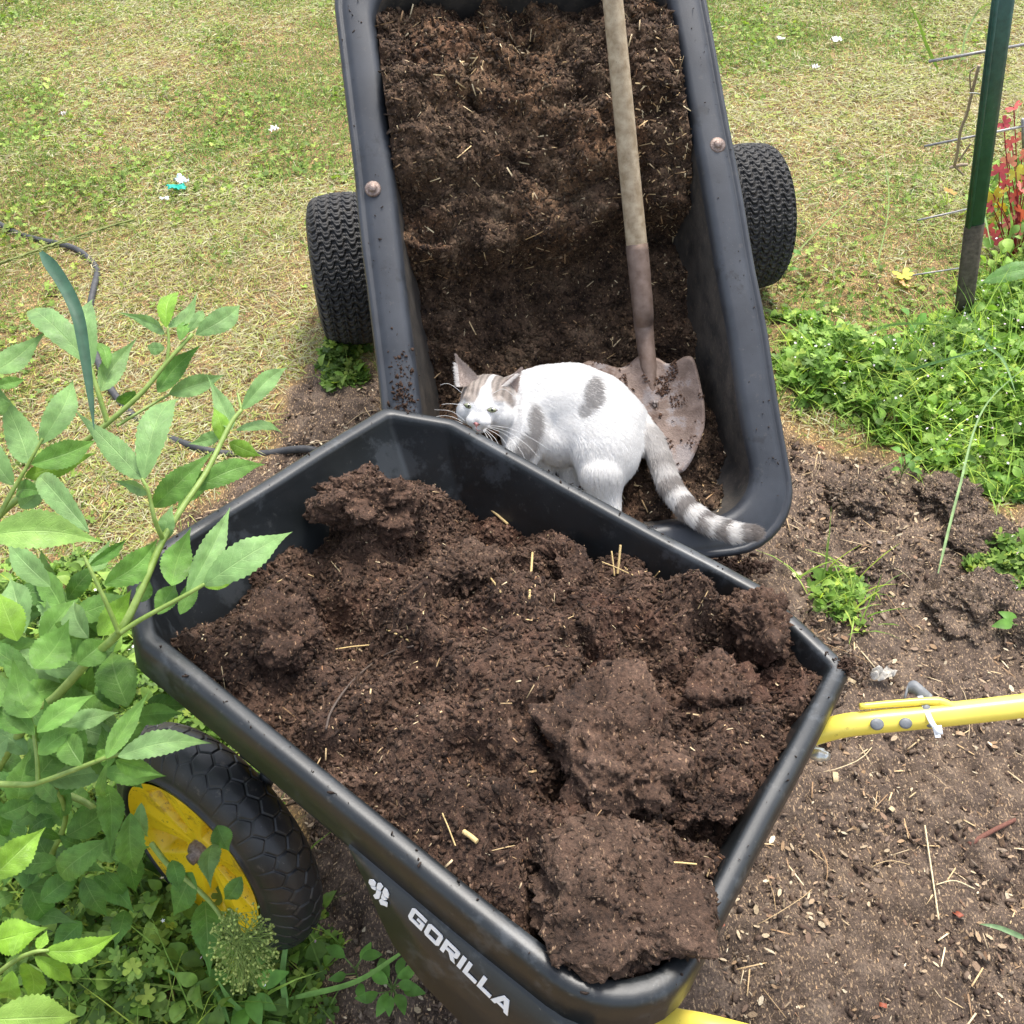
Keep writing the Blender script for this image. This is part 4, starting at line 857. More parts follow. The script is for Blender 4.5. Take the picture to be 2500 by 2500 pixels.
leaves(m2, P, gz(P) + RNG.uniform(.004, .016, n), RNG.uniform(.005, .013, n), GREEN[RNG.integers(0, 5, n)] * RNG.uniform(.8, 1.5, (n, 1)) * [1.1, 1.05, 1], LOBV, LOBF, .5)
tag(mb.build('lawn_grass', M_GRASS), 'mown lawn of green and straw coloured grass', 'grass', kind='stuff')
tag(m2.build('lawn_clover', M_WEED), 'small bright clover leaves low in the mown lawn', 'clover', kind='stuff')

# ================================================================== WEEDS
def zone(pxpoly, n, x, y, soft=.06, seed=0):
    R = poly_w(pxpoly); P = np.c_[RNG.uniform(*x, n), RNG.uniform(*y, n)]; d = dist_poly(R, P) + soft * fbm(P * 7, 3, seed) - .01
    return P[d > 0], np.clip(d[d > 0] / .15, 0, 1)
def weeds(pxpoly, name, label, x, y, nleaf, nov, nbl, h, seed, flowers=0, bright=1.0, lsz=(.009, .019)):
    mb = MB(); area = 1.0
    P, d = zone(pxpoly, nleaf, x, y, .07, seed); n = len(P); hh = h * (.25 + .75 * d) * (.75 + .75 * vn(P * 9, seed) + .5 * vn(P * 23, seed + 1)); hh = np.maximum(hh, .012)
    z = hh * RNG.random(n) ** .6
    gp = np.array([(.11, .20, .035), (.16, .27, .05), (.085, .15, .03), (.22, .33, .07), (.26, .34, .06)]); cols = gp[RNG.integers(0, 5, n)] * RNG.uniform(.7, 1.25, (n, 1)) * bright
    leaves(mb, P, z + gz(P), RNG.uniform(*lsz, n), cols, LOBV, LOBF, .45)
    # petioles
    k = RNG.random(n) < .4; Pk = P[k]; zk = z[k] + gz(Pk); m_ = len(Pk); off = RNG.normal(size=(m_, 2)) * .012; w = .0006
    a = np.c_[Pk + off, gz(Pk)]; b = np.c_[Pk, zk]; sv = np.c_[RNG.normal(size=(m_, 2)), np.zeros(m_)]; sv /= np.linalg.norm(sv, axis=1)[:, None]
    V = np.stack([a - sv * w, a + sv * w, b + sv * w, b - sv * w], 1).reshape(-1, 3); mb.add(V, np.arange(m_ * 4).reshape(-1, 4), np.repeat(np.tile([.14, .2, .06], (m_, 1)), 4, 0))
    P, d = zone(pxpoly, nov, x, y, .05, seed); n = len(P); hh = h * (.3 + .8 * d) * RNG.random(n) ** .5
    leaves(mb, P, hh + gz(P), RNG.uniform(.012, .042, n), gp[RNG.integers(0, 4, n)] * RNG.uniform(.8, 1.3, (n, 1)) * bright, OVV, OVF, .7)
    P, d = zone(pxpoly, nbl, x, y, .10, seed); n = len(P)
    blades(mb, P, RNG.uniform(.05, .20, n) * (.5 + .7 * d), RNG.uniform(.002, .0042, n), RNG.uniform(.2, .75, n), gp[RNG.integers(0, 5, n)] * RNG.uniform(.8, 1.4, (n, 1)) * [1.15, 1.1, 1] * bright, .6)
    o = mb.build(name, M_WEED); tag(o, label, 'weeds', kind='stuff')
    if flowers:
        P, d = zone(pxpoly, flowers * 40, x, y, .03, seed); P, d = P[:flowers], d[:flowers]; n = len(P); m3 = MB(); S = []
        fl = [(0, 0, 0)] + [((1 if i % 2 else .45) * math.cos(i * PI / 5), (1 if i % 2 else .45) * math.sin(i * PI / 5), .1) for i in range(10)]; FV = np.array(fl); FF = np.stack([np.zeros(10, int), np.arange(1, 11), np.r_[np.arange(2, 11), 1]], -1)
        leaves(m3, P, h * (.5 + .6 * d) + gz(P), RNG.uniform(.0028, .0045, n), np.array([(.85, .72, .78), (.9, .88, .85), (.8, .55, .65)])[RNG.integers(0, 3, n)], FV, FF, .5)
        tag(m3.build('weed_flowers', M_STRAW), 'tiny pink and white flowers on ' + label, 'flowers', kind='stuff')
weeds([(1880, 770), (1990, 760), (2150, 830), (2300, 800), (2420, 700), (2700, 600), (2900, 1250), (2500, 1230), (2330, 1150), (2130, 1040), (1990, 985), (1930, 1000), (1900, 900)], 'green_weeds', 'lush lobed weeds right of the tipped cart', (.5, 2.4), (1.5, 2.6), 17000, 4200, 9500, .085, 150, 260, 1.5)
weeds([(760, 800), (900, 760), (930, 880), (915, 980), (800, 960), (750, 900)], 'green_weeds', 'leafy weed clump at the foot of the left turf tyre', (-.75, -.15), (1.7, 2.5), 9000, 900, 160, .10, 160)
weeds([(-200, 1330), (250, 1420), (420, 1500), (560, 1650), (700, 1850), (790, 2100), (770, 2420), (700, 2700), (-500, 2800)], 'green_weeds', 'dark green weeds under the elder and round the wheelbarrow wheel', (-1.6, -.1), (.35, 1.6), 22000, 4000, 3500, .085, 170, 120, 1.15, (.008, .018))
weeds([(1985, 1465), (2040, 1455), (2055, 1510), (2010, 1515)], 'green_weeds', 'small sprawling weed on the bare soil above the wheelbarrow corner', (.4, .9), (1.1, 1.6), 2500, 500, 700, .035, 180, 0, 1.3)
weeds([(2430, 1340), (2600, 1340), (2600, 1460), (2470, 1450)], 'green_weeds', 'lobed weed tuft at the right edge beside the clods', (.8, 1.5), (1.1, 1.7), 9000, 700, 60, .06, 190, 8)
weeds([(2380, 560), (2420, 430), (2700, 420), (2800, 900), (2450, 860), (2330, 790)], 'tall_weeds', 'taller wispy grass and weeds round the foot of the green post', (1.0, 2.8), (1.9, 3.2), 2600, 2200, 5200, .17, 210, 30, 1.35)
# long grass stalks and blades, each one on its own
def ribbon(P, w, name, label, colr, group=None, fold=.25, mat=M_WEED, side=None):
    P = spline(P, 28); T, Nn, B = frames(P); n = len(P); s = np.linspace(0, 1, n)
    V_ = []; ww = w * np.clip(np.minimum(s * 8 + .3, 1), 0, 1) * (1 - s ** 3 * .97)
    vd = nrm(CAM - P.mean(0)); S = np.cross(T, vd); S /= np.linalg.norm(S, axis=1)[:, None]; U_ = np.cross(S, T)
    V = np.stack([P - S * ww[:, None] / 2 + U_ * ww[:, None] * fold, P, P + S * ww[:, None] / 2 + U_ * ww[:, None] * fold], 1).reshape(-1, 3)
    o = mesh_np(name, V, grid_faces(n, 3), mat, col=np.tile(colr, (n * 3, 1))); tag(o, label, 'grass blade', group); return o
ribbon([UD(100, 615, 1.24), UD(150, 685, 1.22), UD(188, 765, 1.2), UD(206, 860, 1.19), UD(220, 960, 1.18), UD(230, 1050, 1.17)][::1], .0155, 'long_grass', 'wide blue green grass blade pointing down over the elder leaves', (.05, .115, .075))
P_ = spline([UD(-60, 665, 1.5), UD(60, 622, 1.55), UD(200, 572, 1.6), UD(330, 535, 1.65)], 30); mb = MB(); mb.add(*tube(P_, np.linspace(.0022, .0016, 30), 7), col=(.22, .26, .07))
for i in range(46):
    c = P_[3] + (P_[-1] - P_[3]) * i / 46; d = nrm(P_[-1] - P_[0]); s_ = nrm(np.cross(d, RNG.normal(size=3))); Vv = ICO1[0] * [.006, .0013, .0013]; R = basis(d[None] * 1.0 + s_[None] * .2, s_[None])[0]; mb.add(c + s_ * .0022 + Vv @ R.T, ICO1[1], (.3, .33, .12))
tag(mb.build('grass_stalk', M_WEED), 'thin seeding grass stalk crossing the lawn at the far left', 'grass stalk')
lg = [([(1870, 700), (1960, 600), (2060, 500), (2175, 395)], .004, 'long pale blade leaning over the right turf tyre', (.30, .38, .13)),
      ([(1830, 510), (1930, 475), (2080, 425), (2220, 375)], .0035, 'thin arched blade reaching left across the right turf tyre', (.36, .42, .17)),
      ([(2100, 620), (2160, 560), (2230, 520), (2290, 600)], .004, 'arched yellowish blade left of the green post', (.38, .42, .14)),
      ([(2215, 0), (2245, 60), (2262, 110), (2290, 170)][::-1], .006, 'short green blade hanging near the top of the green post', (.16, .26, .07)),
      ([(2345, 150), (2360, 80), (2395, 20), (2430, 15), (2448, 60), (2450, 100)], .004, 'green blade bent over in front of the green post top', (.25, .35, .13)),
      ([(2290, 1400), (2340, 1200), (2400, 1000), (2520, 880)], .0042, 'broad pale blade rising from the soil through the right weeds', (.28, .42, .18)),
      ([(2020, 870), (2150, 800), (2250, 790), (2330, 800)], .006, 'long bright blade lying on top of the right weeds', (.25, .40, .15)),
      ([(2120, 850), (2200, 900), (2300, 880), (2480, 830)], .006, 'blue green blade lying across the right weeds', (.18, .33, .14)),
      ([(2330, 720), (2400, 830), (2450, 880), (2480, 960)], .007, 'grey green blade curving down below the green post', (.22, .36, .16)),
      ([(2350, 680), (2380, 560), (2400, 520), (2420, 600)], .007, 'stiff blade at the foot of the green post', (.24, .38, .14)),
      ([(2440, 640), (2470, 560), (2460, 500)], .007, 'upright blade between the green post and red leaves', (.24, .38, .14)),
      ([(2460, 480), (2480, 300), (2510, 180)], .003, 'thin upright stem behind the green post', (.26, .34, .13)),
      ([(2140, 660), (2170, 500), (2160, 380), (2150, 300)], .0028, 'thin upright stem standing in the lawn left of the green post', (.24, .34, .10)),
      ([(2500, 2290), (2440, 2265), (2390, 2255)], .006, 'green blade entering at the right edge of the soil', (.25, .38, .2)),
      ([(700, 2440), (860, 2400), (960, 2340), (1010, 2300)], .006, 'long green blade crossing the soil below the wheelbarrow wheel', (.22, .40, .09)),
      ([(700, 2470), (690, 2380), (700, 2300), (710, 2280)], .007, 'twisted upright blade in front of the barrow tyre', (.20, .38, .10)),
      ([(560, 2500), (520, 2420), (430, 2380), (350, 2340)], .005, 'long thin blade below the elder flower head', (.20, .38, .10)),
      ([(600, 2480), (560, 2440), (530, 2390)], .006, 'short blade below the flower head', (.20, .38, .10))]
for pts, w, lb, cl in lg:
    n = len(pts); far = pts[0][0] > 1500
    hts = np.linspace(.02, .20, n) if not (pts[0][1] < 250) else np.linspace(.5, .75, n)
    if pts[0][1] > 2200: hts = np.linspace(.03, .09, n)
    ribbon([U(x, y, z) for (x, y), z in zip(pts, hts)], w * 1.3, 'long_grass', lb, cl)
# seedlings on the soil below the apron and elsewhere
def seedling(px, py, size, label, n=9, seed=1, h=.05):
    rg = np.random.default_rng(seed); root = thing('seedling', label, 'seedling', U(px, py, 0)); b0 = U(px, py, .0); mb = MB(); ms = MB()
    for i in range(n):
        a = i * 2.4 + rg.uniform(-.3, .3); rr = size * rg.uniform(.15, .55); z = h * rg.uniform(.35, 1.0); c = b0 + np.array([math.cos(a) * rr, math.sin(a) * rr, z])
        X = nrm([math.cos(a), math.sin(a), rg.uniform(-.3, .4)]); Zn = nrm([rg.normal() * .3, rg.normal() * .3 - .2, 1]); R = basis(X[None], Zn[None])[0]; L = size * rg.uniform(.5, .85)
        mb.add(c + (OVV * [1, .8, 1] * L) @ R.T, OVF, np.array((.13, .28, .05)) * rg.uniform(.8, 1.35)); ms.add(*tube([b0, b0 + [0, 0, z * .6], c], .0011, 5), col=(.16, .24, .07))
    mb.build('leaves', M_WEED, root); ms.build('stem', M_WEED, root)
seedling(965, 2430, .045, 'bright green seedling on the dark soil below the white print', 11, 3, .06)
seedling(875, 2390, .040, 'small seedling with pointed leaves left of the brighter one', 5, 4, .07)
seedling(2195, 1180, .035, 'lone upright seedling on the soil below the right weeds', 8, 5, .10)
seedling(2490, 1540, .05, 'seedling with rounded leaves cut by the right edge', 7, 6, .04)
seedling(840, 800, .045, 'tall leafy shoot climbing beside the left turf tyre', 12, 7, .16)
seedling(1895, 720, .04, 'upright leafy shoot before the right turf tyre', 8, 8, .14)
seedling(620, 2440, .06, 'broad leaved dock like plant below the flower head', 11, 9, .07)
seedling(2200, 870, .05, 'pointed leaf shoot standing among the right weeds', 8, 12, .12)

# ================================================================== ELDER SHRUB
def elder_leaf(mb, bpx, tpx, wpx, d0, d1, colr, curl=.12, foldv=.25, twist=None, seed=0, ns=34, nt_=4):
    rg = np.random.default_rng(seed + 500)
    A = UD(*bpx, d0); B = UD(*tpx, d1); L = np.linalg.norm(B - A); X = (B - A) / L; dm = (d0 + d1) / 2; Wd = wpx / 2500 * dm * .98
    vd = nrm(CAM - (A + B) / 2); Z = nrm(vd + rg.normal(size=3) * .22 + np.array([0, -.1, .25])); Z = nrm(Z - X * (X @ Z))
    if twist: Z = nrm(Z * math.cos(twist) + np.cross(X, Z) * math.sin(twist))
    Y = np.cross(Z, X); s = np.linspace(0, 1, ns)
    prof = np.sin(PI * np.clip(s, 0, 1) ** .74) ** 1.05; prof = np.where(s > .5, prof * (1 - .5 * smooth(.5, 1, s)) , prof); prof[0] = .03; prof /= prof.max()
    teeth = 1 - .10 * (np.arange(ns) % 2) * (s > .12) * (s < .97)
    side = rg.uniform(-.12, .12); V = []; UVs = []
    for i, si in enumerate(s):
        c = A + X * L * si + Z * L * (curl * math.sin(si * PI) - curl * .5 * si * si) + Y * L * side * math.sin(si * PI) * .5
        for t in np.linspace(-1, 1, 2 * nt_ + 1):
            w = Wd / 2 * prof[i] * (teeth[i] if abs(t) > .99 else 1); zz = abs(t) * foldv * Wd / 2 * prof[i] - .12 * Wd * t * t * prof[i] + .0008 * math.sin(si * 26 + t * 3 + seed) * abs(t) * prof[i]
            V.append(c + Y * t * w * math.cos(foldv * .6) + Z * zz); UVs.append((si, .5 + t / 2))
    V = np.array(V); n = 2 * nt_ + 1
    g = np.array(colr) * rg.uniform(.86, 1.14); tt = np.array(UVs); cc = g[None] * (1 + .10 * (vn(V * 30, seed)))[:, None]
    mb.add(V, grid_faces(ns, n), cc, np.array(UVs))
def stem(mb, pts, r0, r1, n=40):
    P = spline([UD(x, y, d) for x, y, d in pts], n); V, F = tube(P, np.linspace(r0, r1, n), 9); mesh_np('stem', V, F, M_STEM, elder)
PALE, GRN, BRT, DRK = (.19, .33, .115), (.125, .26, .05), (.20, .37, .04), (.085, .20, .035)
elder = thing('elder_shrub', 'leafy green elder shrub leaning in from the left over the wheelbarrow corner', 'shrub', U(-60, 1900, 0))
fo = MB(); sm = MB()
stem(sm, [(-60, 1960, 1.50), (60, 1775, 1.30), (142, 1695, 1.24), (220, 1610, 1.2), (293, 1540, 1.17), (345, 1440, 1.17), (398, 1318, 1.19), (445, 1240, 1.21), (505, 1150, 1.24), (560, 1040, 1.27), (590, 1000, 1.28)], .0062, .0026, 60)
stem(sm, [(-40, 1300, 1.42), (12, 1245, 1.40), (128, 1147, 1.38), (200, 1085, 1.37), (265, 1031, 1.36), (345, 960, 1.36), (408, 884, 1.37), (470, 815, 1.38)], .0050, .0026)
stem(sm, [(295, 1545, 1.165), (345, 1512, 1.16), (455, 1452, 1.15), (500, 1426, 1.15)], .0032, .0020)
stem(sm, [(290, 1545, 1.165), (262, 1478, 1.15), (230, 1410, 1.14), (205, 1358, 1.14)], .0030, .0018)
stem(sm, [(398, 1318, 1.19), (378, 1270, 1.17), (362, 1200, 1.16), (346, 1168, 1.16)], .0030, .0018)
stem(sm, [(590, 1000, 1.28), (580, 960, 1.29)], .002, .0015, 8)
stem(sm, [(262, 1030, 1.36), (240, 960, 1.35), (224, 905, 1.35), (226, 890, 1.35)], .0036, .0022)
stem(sm, [(285, 1040, 1.36), (350, 1000, 1.38), (415, 962, 1.40)], .0022, .0016)
stem(sm, [(408, 884, 1.37), (412, 840, 1.37), (410, 800, 1.37)], .0026, .0016)
stem(sm, [(-20, 1290, 1.3), (30, 1200, 1.3), (68, 1135, 1.3), (104, 1070, 1.3)], .0034, .0018)
stem(sm, [(-60, 1912, 1.2), (40, 1915, 1.19), (90, 1912, 1.18), (180, 1880, 1.16), (260, 1850, 1.15), (330, 1835, 1.14)], .0040, .0020)
stem(sm, [(93, 1912, 1.18), (90, 1850, 1.18), (82, 1790, 1.18), (75, 1750, 1.18)], .0028, .0018)
stem(sm, [(60, 1900, 1.5), (140, 1930, 1.47), (210, 1960, 1.45), (240, 1985, 1.45)], .006, .004)
stem(sm, [(120, 2100, 1.5), (160, 2000, 1.45), (138, 1925, 1.4), (90, 1850, 1.4)], .004, .003)
stem(sm, [(370, 2060, 1.42), (410, 2110, 1.40), (470, 2160, 1.40), (520, 2210, 1.40), (560, 2270, 1.39)], .0042, .0030)
stem(sm, [(-60, 2420, .95), (30, 2350, .93), (80, 2325, .92), (120, 2320, .92)], .0028, .0014)
LV = [  # base, tip, width, depth0, depth1, colour, curl, fold
 ((345,1170),(183,1003),66,1.16,1.22,PALE),((350,1172),(437,952),82,1.16,1.26,PALE),((375,1238),(520,1100),74,1.18,1.18,GRN),((362,1205),(280,1172),40,1.16,1.2,PALE),((345,1165),(365,1060),30,1.17,1.2,PALE),
 ((590,1000),(708,893),52,1.28,1.34,PALE),((565,1050),(508,922),52,1.28,1.34,PALE),((575,1050),(700,1055),30,1.29,1.34,PALE),((545,1080),(520,990),46,1.29,1.3,BRT),((540,1060),(460,1085),40,1.30,1.3,PALE),((560,1080),(640,1115),44,1.29,1.3,BRT),
 ((470,1195),(655,1130),62,1.24,1.3,GRN),((505,1150),(430,1250),60,1.25,1.24,GRN),((490,1180),(590,1120),44,1.25,1.3,DRK),((400,1320),(420,1230),46,1.2,1.2,PALE),
 ((419,1430),(467,1290),84,1.16,1.19,GRN),((456,1455),(566,1232),68,1.15,1.22,PALE),((497,1430),(716,1288),92,1.15,1.20,PALE),((500,1432),(590,1408),36,1.16,1.18,BRT),((385,1500),(430,1420),60,1.17,1.2,GRN),((440,1500),(480,1400),44,1.17,1.2,GRN),((345,1470),(360,1400),44,1.19,1.2,GRN),
 ((255,1428),(392,1312),84,1.15,1.2,GRN),((215,1382),(315,1315),36,1.14,1.2,DRK),((225,1395),(270,1320),48,1.15,1.18,PALE),((218,1300),(74,1152),66,1.10,1.20,PALE),((-30,1308),(255,1322),112,.98,1.02,(.24,.40,.10)),
 ((70,1132),(-8,935),80,1.30,1.34,PALE),((98,1085),(182,918),72,1.30,1.36,PALE),((76,1134),(240,1072),74,1.30,1.36,GRN),((60,1165),(238,1105),56,1.31,1.36,BRT),((32,1185),(-35,1050),66,1.28,1.3,PALE),((40,1200),(115,1205),54,1.32,1.3,DRK),((50,1240),(110,1170),60,1.34,1.34,PALE),
 ((220,890),(58,738),76,1.35,1.42,PALE),((227,893),(222,716),62,1.35,1.42,PALE),((246,955),(333,828),64,1.35,1.42,PALE),((262,900),(215,830),40,1.36,1.4,GRN),
 ((478,818),(592,738),62,1.38,1.44,PALE),((402,815),(292,762),36,1.37,1.42,PALE),((402,850),(355,842),34,1.37,1.4,PALE),((406,800),(442,702),54,1.37,1.42,BRT),((412,800),(482,718),42,1.37,1.42,PALE),((440,832),(458,780),34,1.37,1.4,GRN),((458,812),(500,752),28,1.38,1.42,PALE),((385,958),(492,842),58,1.37,1.4,DRK),((412,962),(552,914),56,1.40,1.44,PALE),((330,955),(280,985),44,1.4,1.42,DRK),
 ((-15,908),(112,812),68,1.30,1.36,PALE),((-15,945),(66,924),34,1.3,1.33,GRN),((-20,1000),(30,985),44,1.3,1.33,PALE),
 ((84,1632),(170,1514),104,1.14,1.17,GRN),((190,1622),(268,1560),78,1.17,1.2,GRN),((216,1558),(178,1462),78,1.18,1.22,PALE),((240,1552),(326,1440),70,1.19,1.2,BRT),((42,1565),(-5,1440),84,1.08,1.10,BRT),((60,1545),(20,1408),96,1.14,1.18,PALE),
 ((76,1752),(32,1612),92,1.12,1.16,GRN),((85,1795),(-5,1705),54,1.13,1.16,GRN),((90,1788),(232,1692),66,1.12,1.16,GRN),((36,1725),(-15,1640),72,1.15,1.18,GRN),((93,1842),(200,1772),62,1.13,1.16,GRN),((200,1868),(150,1790),76,1.12,1.15,GRN),((260,1852),(366,1688),58,1.12,1.18,GRN),((150,1775),(292,1736),54,1.16,1.19,PALE),((288,1847),(520,1810),72,1.12,1.16,PALE),((282,1856),(402,1892),56,1.13,1.17,GRN),
 ((312,1725),(270,1580),104,1.22,1.27,GRN),((288,1730),(232,1655),60,1.24,1.27,DRK),((328,1750),(450,1742),60,1.26,1.28,GRN),((360,1712),(465,1722),56,1.30,1.30,DRK),((260,1866),(262,1952),28,1.14,1.2,GRN),((232,1858),(280,1830),34,1.15,1.17,GRN),((0,1990),(85,1950),60,1.25,1.27,DRK),((20,1800),(-20,1880),80,1.2,1.24,PALE),
 ((262,1915),(270,2085),72,1.32,1.34,GRN),((318,1985),(335,2140),78,1.31,1.34,GRN),((258,2052),(142,2162),78,1.36,1.4,GRN),((520,2060),(510,2165),66,1.33,1.35,PALE),((530,2015),(560,2080),60,1.35,1.35,GRN),((470,2130),(420,2240),80,1.40,1.42,DRK),((500,2200),(510,2380),84,1.40,1.42,DRK),((345,1960),(362,2050),40,1.33,1.36,PALE),((300,1890),(350,1925),50,1.3,1.3,GRN),((420,2100),(440,2180),50,1.37,1.36,DRK),((590,2140),(545,2200),50,1.37,1.38,GRN),
 ((-20,2145),(114,2018),88,1.02,1.06,BRT),((-20,2300),(114,2264),92,.93,.96,BRT),((108,2322),(297,2278),66,.92,.96,BRT),((85,2335),(182,2402),48,.92,.95,BRT),((60,2350),(74,2465),70,.92,.95,BRT),((-30,2490),(200,2486),118,.88,.92,(.26,.42,.08)),((30,2335),(60,2268),36,.92,.94,BRT),((92,2318),(114,2272),34,.92,.94,BRT),((30,2370),(20,2440),60,.92,.95,BRT),
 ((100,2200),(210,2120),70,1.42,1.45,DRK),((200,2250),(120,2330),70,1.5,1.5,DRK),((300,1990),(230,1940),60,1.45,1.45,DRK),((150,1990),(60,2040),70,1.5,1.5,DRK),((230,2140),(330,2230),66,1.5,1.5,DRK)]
for i, l in enumerate(LV):
    elder_leaf(fo, *l[:6], curl=(.07 + .17 * ((i * 37) % 10) / 10) * (1 if i % 3 else -1), foldv=.2 + .5 * ((i * 53) % 10) / 10, seed=i)
rg = np.random.default_rng(8)
for i in range(80):
    x, y = rg.uniform(-30, 330), rg.uniform(1430, 2000)
    if x > 160 + (y - 1430) * .30: continue
    a = rg.uniform(-2.6, .6); L = rg.uniform(120, 200); d = rg.uniform(1.22, 1.36)
    elder_leaf(fo, (x, y), (x + L * math.cos(a), y + L * math.sin(a) * .8), L * rg.uniform(.36, .44), d, d + rg.uniform(-.03, .08), [GRN, PALE, DRK, GRN][i % 4], curl=rg.uniform(-.12, .16), foldv=rg.uniform(.2, .55), seed=i + 200, ns=26, nt_=3)
# smaller undergrowth leaves of the same shrub
rg = np.random.default_rng(3)
for i in range(90):
    x, y = rg.uniform(-20, 420), rg.uniform(1620, 2250)
    if x > 250 + (y - 1620) * .15: continue
    a = rg.uniform(0, 2 * PI); L = rg.uniform(70, 150); d = rg.uniform(1.38, 1.55)
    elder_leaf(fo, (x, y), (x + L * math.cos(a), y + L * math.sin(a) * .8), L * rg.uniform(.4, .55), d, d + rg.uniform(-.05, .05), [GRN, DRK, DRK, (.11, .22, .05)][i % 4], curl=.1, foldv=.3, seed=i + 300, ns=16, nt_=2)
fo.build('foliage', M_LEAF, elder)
# wilted flower head hanging by the wheel
fc = UD(598, 2310, 1.33); m1 = MB(); m2 = MB(); b0 = UD(540, 2240, 1.38)
for k in range(9):
    a = rg.uniform(0, 2 * PI); e = fc + _r * rg.normal() * .022 - _u * rg.normal() * .022 - _f * rg.uniform(0, .015); m1.add(*tube(spline([b0, (b0 + fc) / 2 + rg.normal(size=3) * .006, e], 8), .0009, 5))
    for j in range(38):
        ang = rg.uniform(0, 2 * PI); r_ = math.sqrt(rg.random()); tip = fc + _r * (math.cos(ang) * r_ * .047) - _u * (math.sin(ang) * r_ * .056) - _f * rg.uniform(-.005, .022)
        if j % 2: m1.add(*tube([e, (e + tip) / 2 + rg.normal(size=3) * .003, tip], .00035, 4))
        st2 = (e + tip * 2) / 3; R = rand_rot(1)[0]; m2.add(tip + (ICO1[0] * [.0017, .0017, .0024]) @ R.T, ICO1[1], np.array((.42, .50, .16)) * rg.uniform(.75, 1.3)); m1.add(*tube([st2, tip], .00035, 4))
fl = m1.build('flower_head', M_STEM, elder); m2.build('buds', M_WEED, fl)

# ================================================================== SHOVEL
sh = thing('shovel', 'round point shovel with grey wooden handle and rusty blade lying in the tipped cart', 'shovel', dheap_pt(1640, 1000))
n_ = nrm(np.array([-.1, -.62, .78]))
s_top, s_col, s_sh = dheap_pt(1500, 20) , dheap_pt(1560, 610), dheap_pt(1585, 900)
Pcol = UD(1555, 602, DEPTH(s_col) - .07); Psh = UD(1583, 895, DEPTH(s_sh) - .08); Pmid = UD(1572, 800, (DEPTH(Pcol) + 2 * DEPTH(Psh)) / 3 - .006)
Ptop = UD(1490, -60, DEPTH(dheap_pt(1490, 20)) - .065)
for _k in range(40):          # lift the handle until it lies on the compost
    bad = 0
    for _t in np.linspace(.04, .97, 14):
        q_ = Ptop + (Pcol - Ptop) * _t; pq = proj(q_)[0]
        if DEPTH(q_) > DEPTH(dheap_pt(*pq)) - .020: bad = 1
    if not bad: break
    Ptop = CAM + (Ptop - CAM) * .994; Pcol = CAM + (Pcol - CAM) * .998
wp = spline([Ptop, Ptop + (Pcol - Ptop) * .35 + n_ * .003, Ptop + (Pcol - Ptop) * .7 - n_ * .002, Pcol], 60)
ext = wp[0] + (wp[0] - wp[1]) / np.linalg.norm(wp[0] - wp[1]) * .25; wp = np.r_[[ext], wp]
mesh_np('handle', *tube(wp, np.linspace(.0185, .0215, 61) * 1.0, 18), M_WOOD, sh)
Pend = UD(1597, 985, DEPTH(dheap_pt(1597, 985)) - .062); sp_ = spline([Pcol - (Psh - Pcol) * .015, Pcol + (Psh - Pcol) * .5, Pmid, Psh, Pend], 40); so_ = mesh_np('socket', *tube(sp_, np.interp(np.linspace(0, 1, 40), [0, .02, .45, .75, 1], [.0225, .0228, .0205, .0175, .004]), 18), M_SOCKET, sh)
# blade: outline in photo pixels, unprojected on the blade plane then dished
tipp = UD(1667, 1152, DEPTH(dheap_pt(1667, 1152)) - .062); shL = UD(1440, 893, DEPTH(dheap_pt(1440, 893)) - .072); shR = UD(1697, 872, DEPTH(dheap_pt(1697, 872)) - .072)
bn = nrm(np.cross(shR - shL, tipp - shL)); bn = bn if bn @ (CAM - tipp) > 0 else -bn
bn = nrm(bn * .6 + nrm(CAM - tipp) * .15 + np.array([0, -.45, .75]) * .4); b0 = (Psh + tipp) / 2 - bn * .012
OL = [(1420, 905), (1442, 892), (1480, 893), (1515, 896), (1540, 882), (1556, 872), (1590, 868), (1608, 872), (1630, 885), (1650, 882), (1672, 874), (1690, 880)]
OR = [(1700, 905), (1711, 950), (1720, 1000), (1718, 1050), (1700, 1100), (1682, 1135), (1664, 1153), (1640, 1150), (1610, 1135), (1570, 1105), (1520, 1060), (1480, 1010), (1450, 960), (1432, 925)]
OB = np.array([UP(x, y, bn, b0) for x, y in OL + OR]); cB = UP(1600, 985, bn, b0); Xb = nrm(tipp - Psh); Xb = nrm(Xb - bn * (Xb @ bn)); Yb = np.cross(bn, Xb)
OBs = spline(np.r_[OB, OB[:1]], 140)[:-1]; rows = []
for t in np.linspace(.04, 1, 16): rows.append(cB + (OBs - cB) * t)
V = np.array(rows); q = (V - cB) @ Yb; lx = (V - cB) @ Xb
V = V + bn * ((q ** 2) * 2.6 + (lx ** 2) * .5 - .014 - .012 * np.exp(-(q / .018) ** 2) * (-1) * smooth(.09, -.12, lx))[..., None]
k = len(OBs); Fb = grid_faces(16, k, True); V1 = V.reshape(-1, 3); V2 = V1 - bn * .0022; nb = len(V1); cap = np.stack([np.arange(k), (np.arange(k) + 1) % k, np.full(k, 2 * nb)], -1)
e0 = 15 * k; jj = np.arange(k); rimf = np.stack([e0 + jj, e0 + (jj + 1) % k, nb + e0 + (jj + 1) % k, nb + e0 + jj], -1)
mesh_np('blade', np.r_[V1, V2, [V[0].mean(0)]], [np.r_[Fb, Fb[:, ::-1] + nb, rimf], cap], M_STEEL, sh)
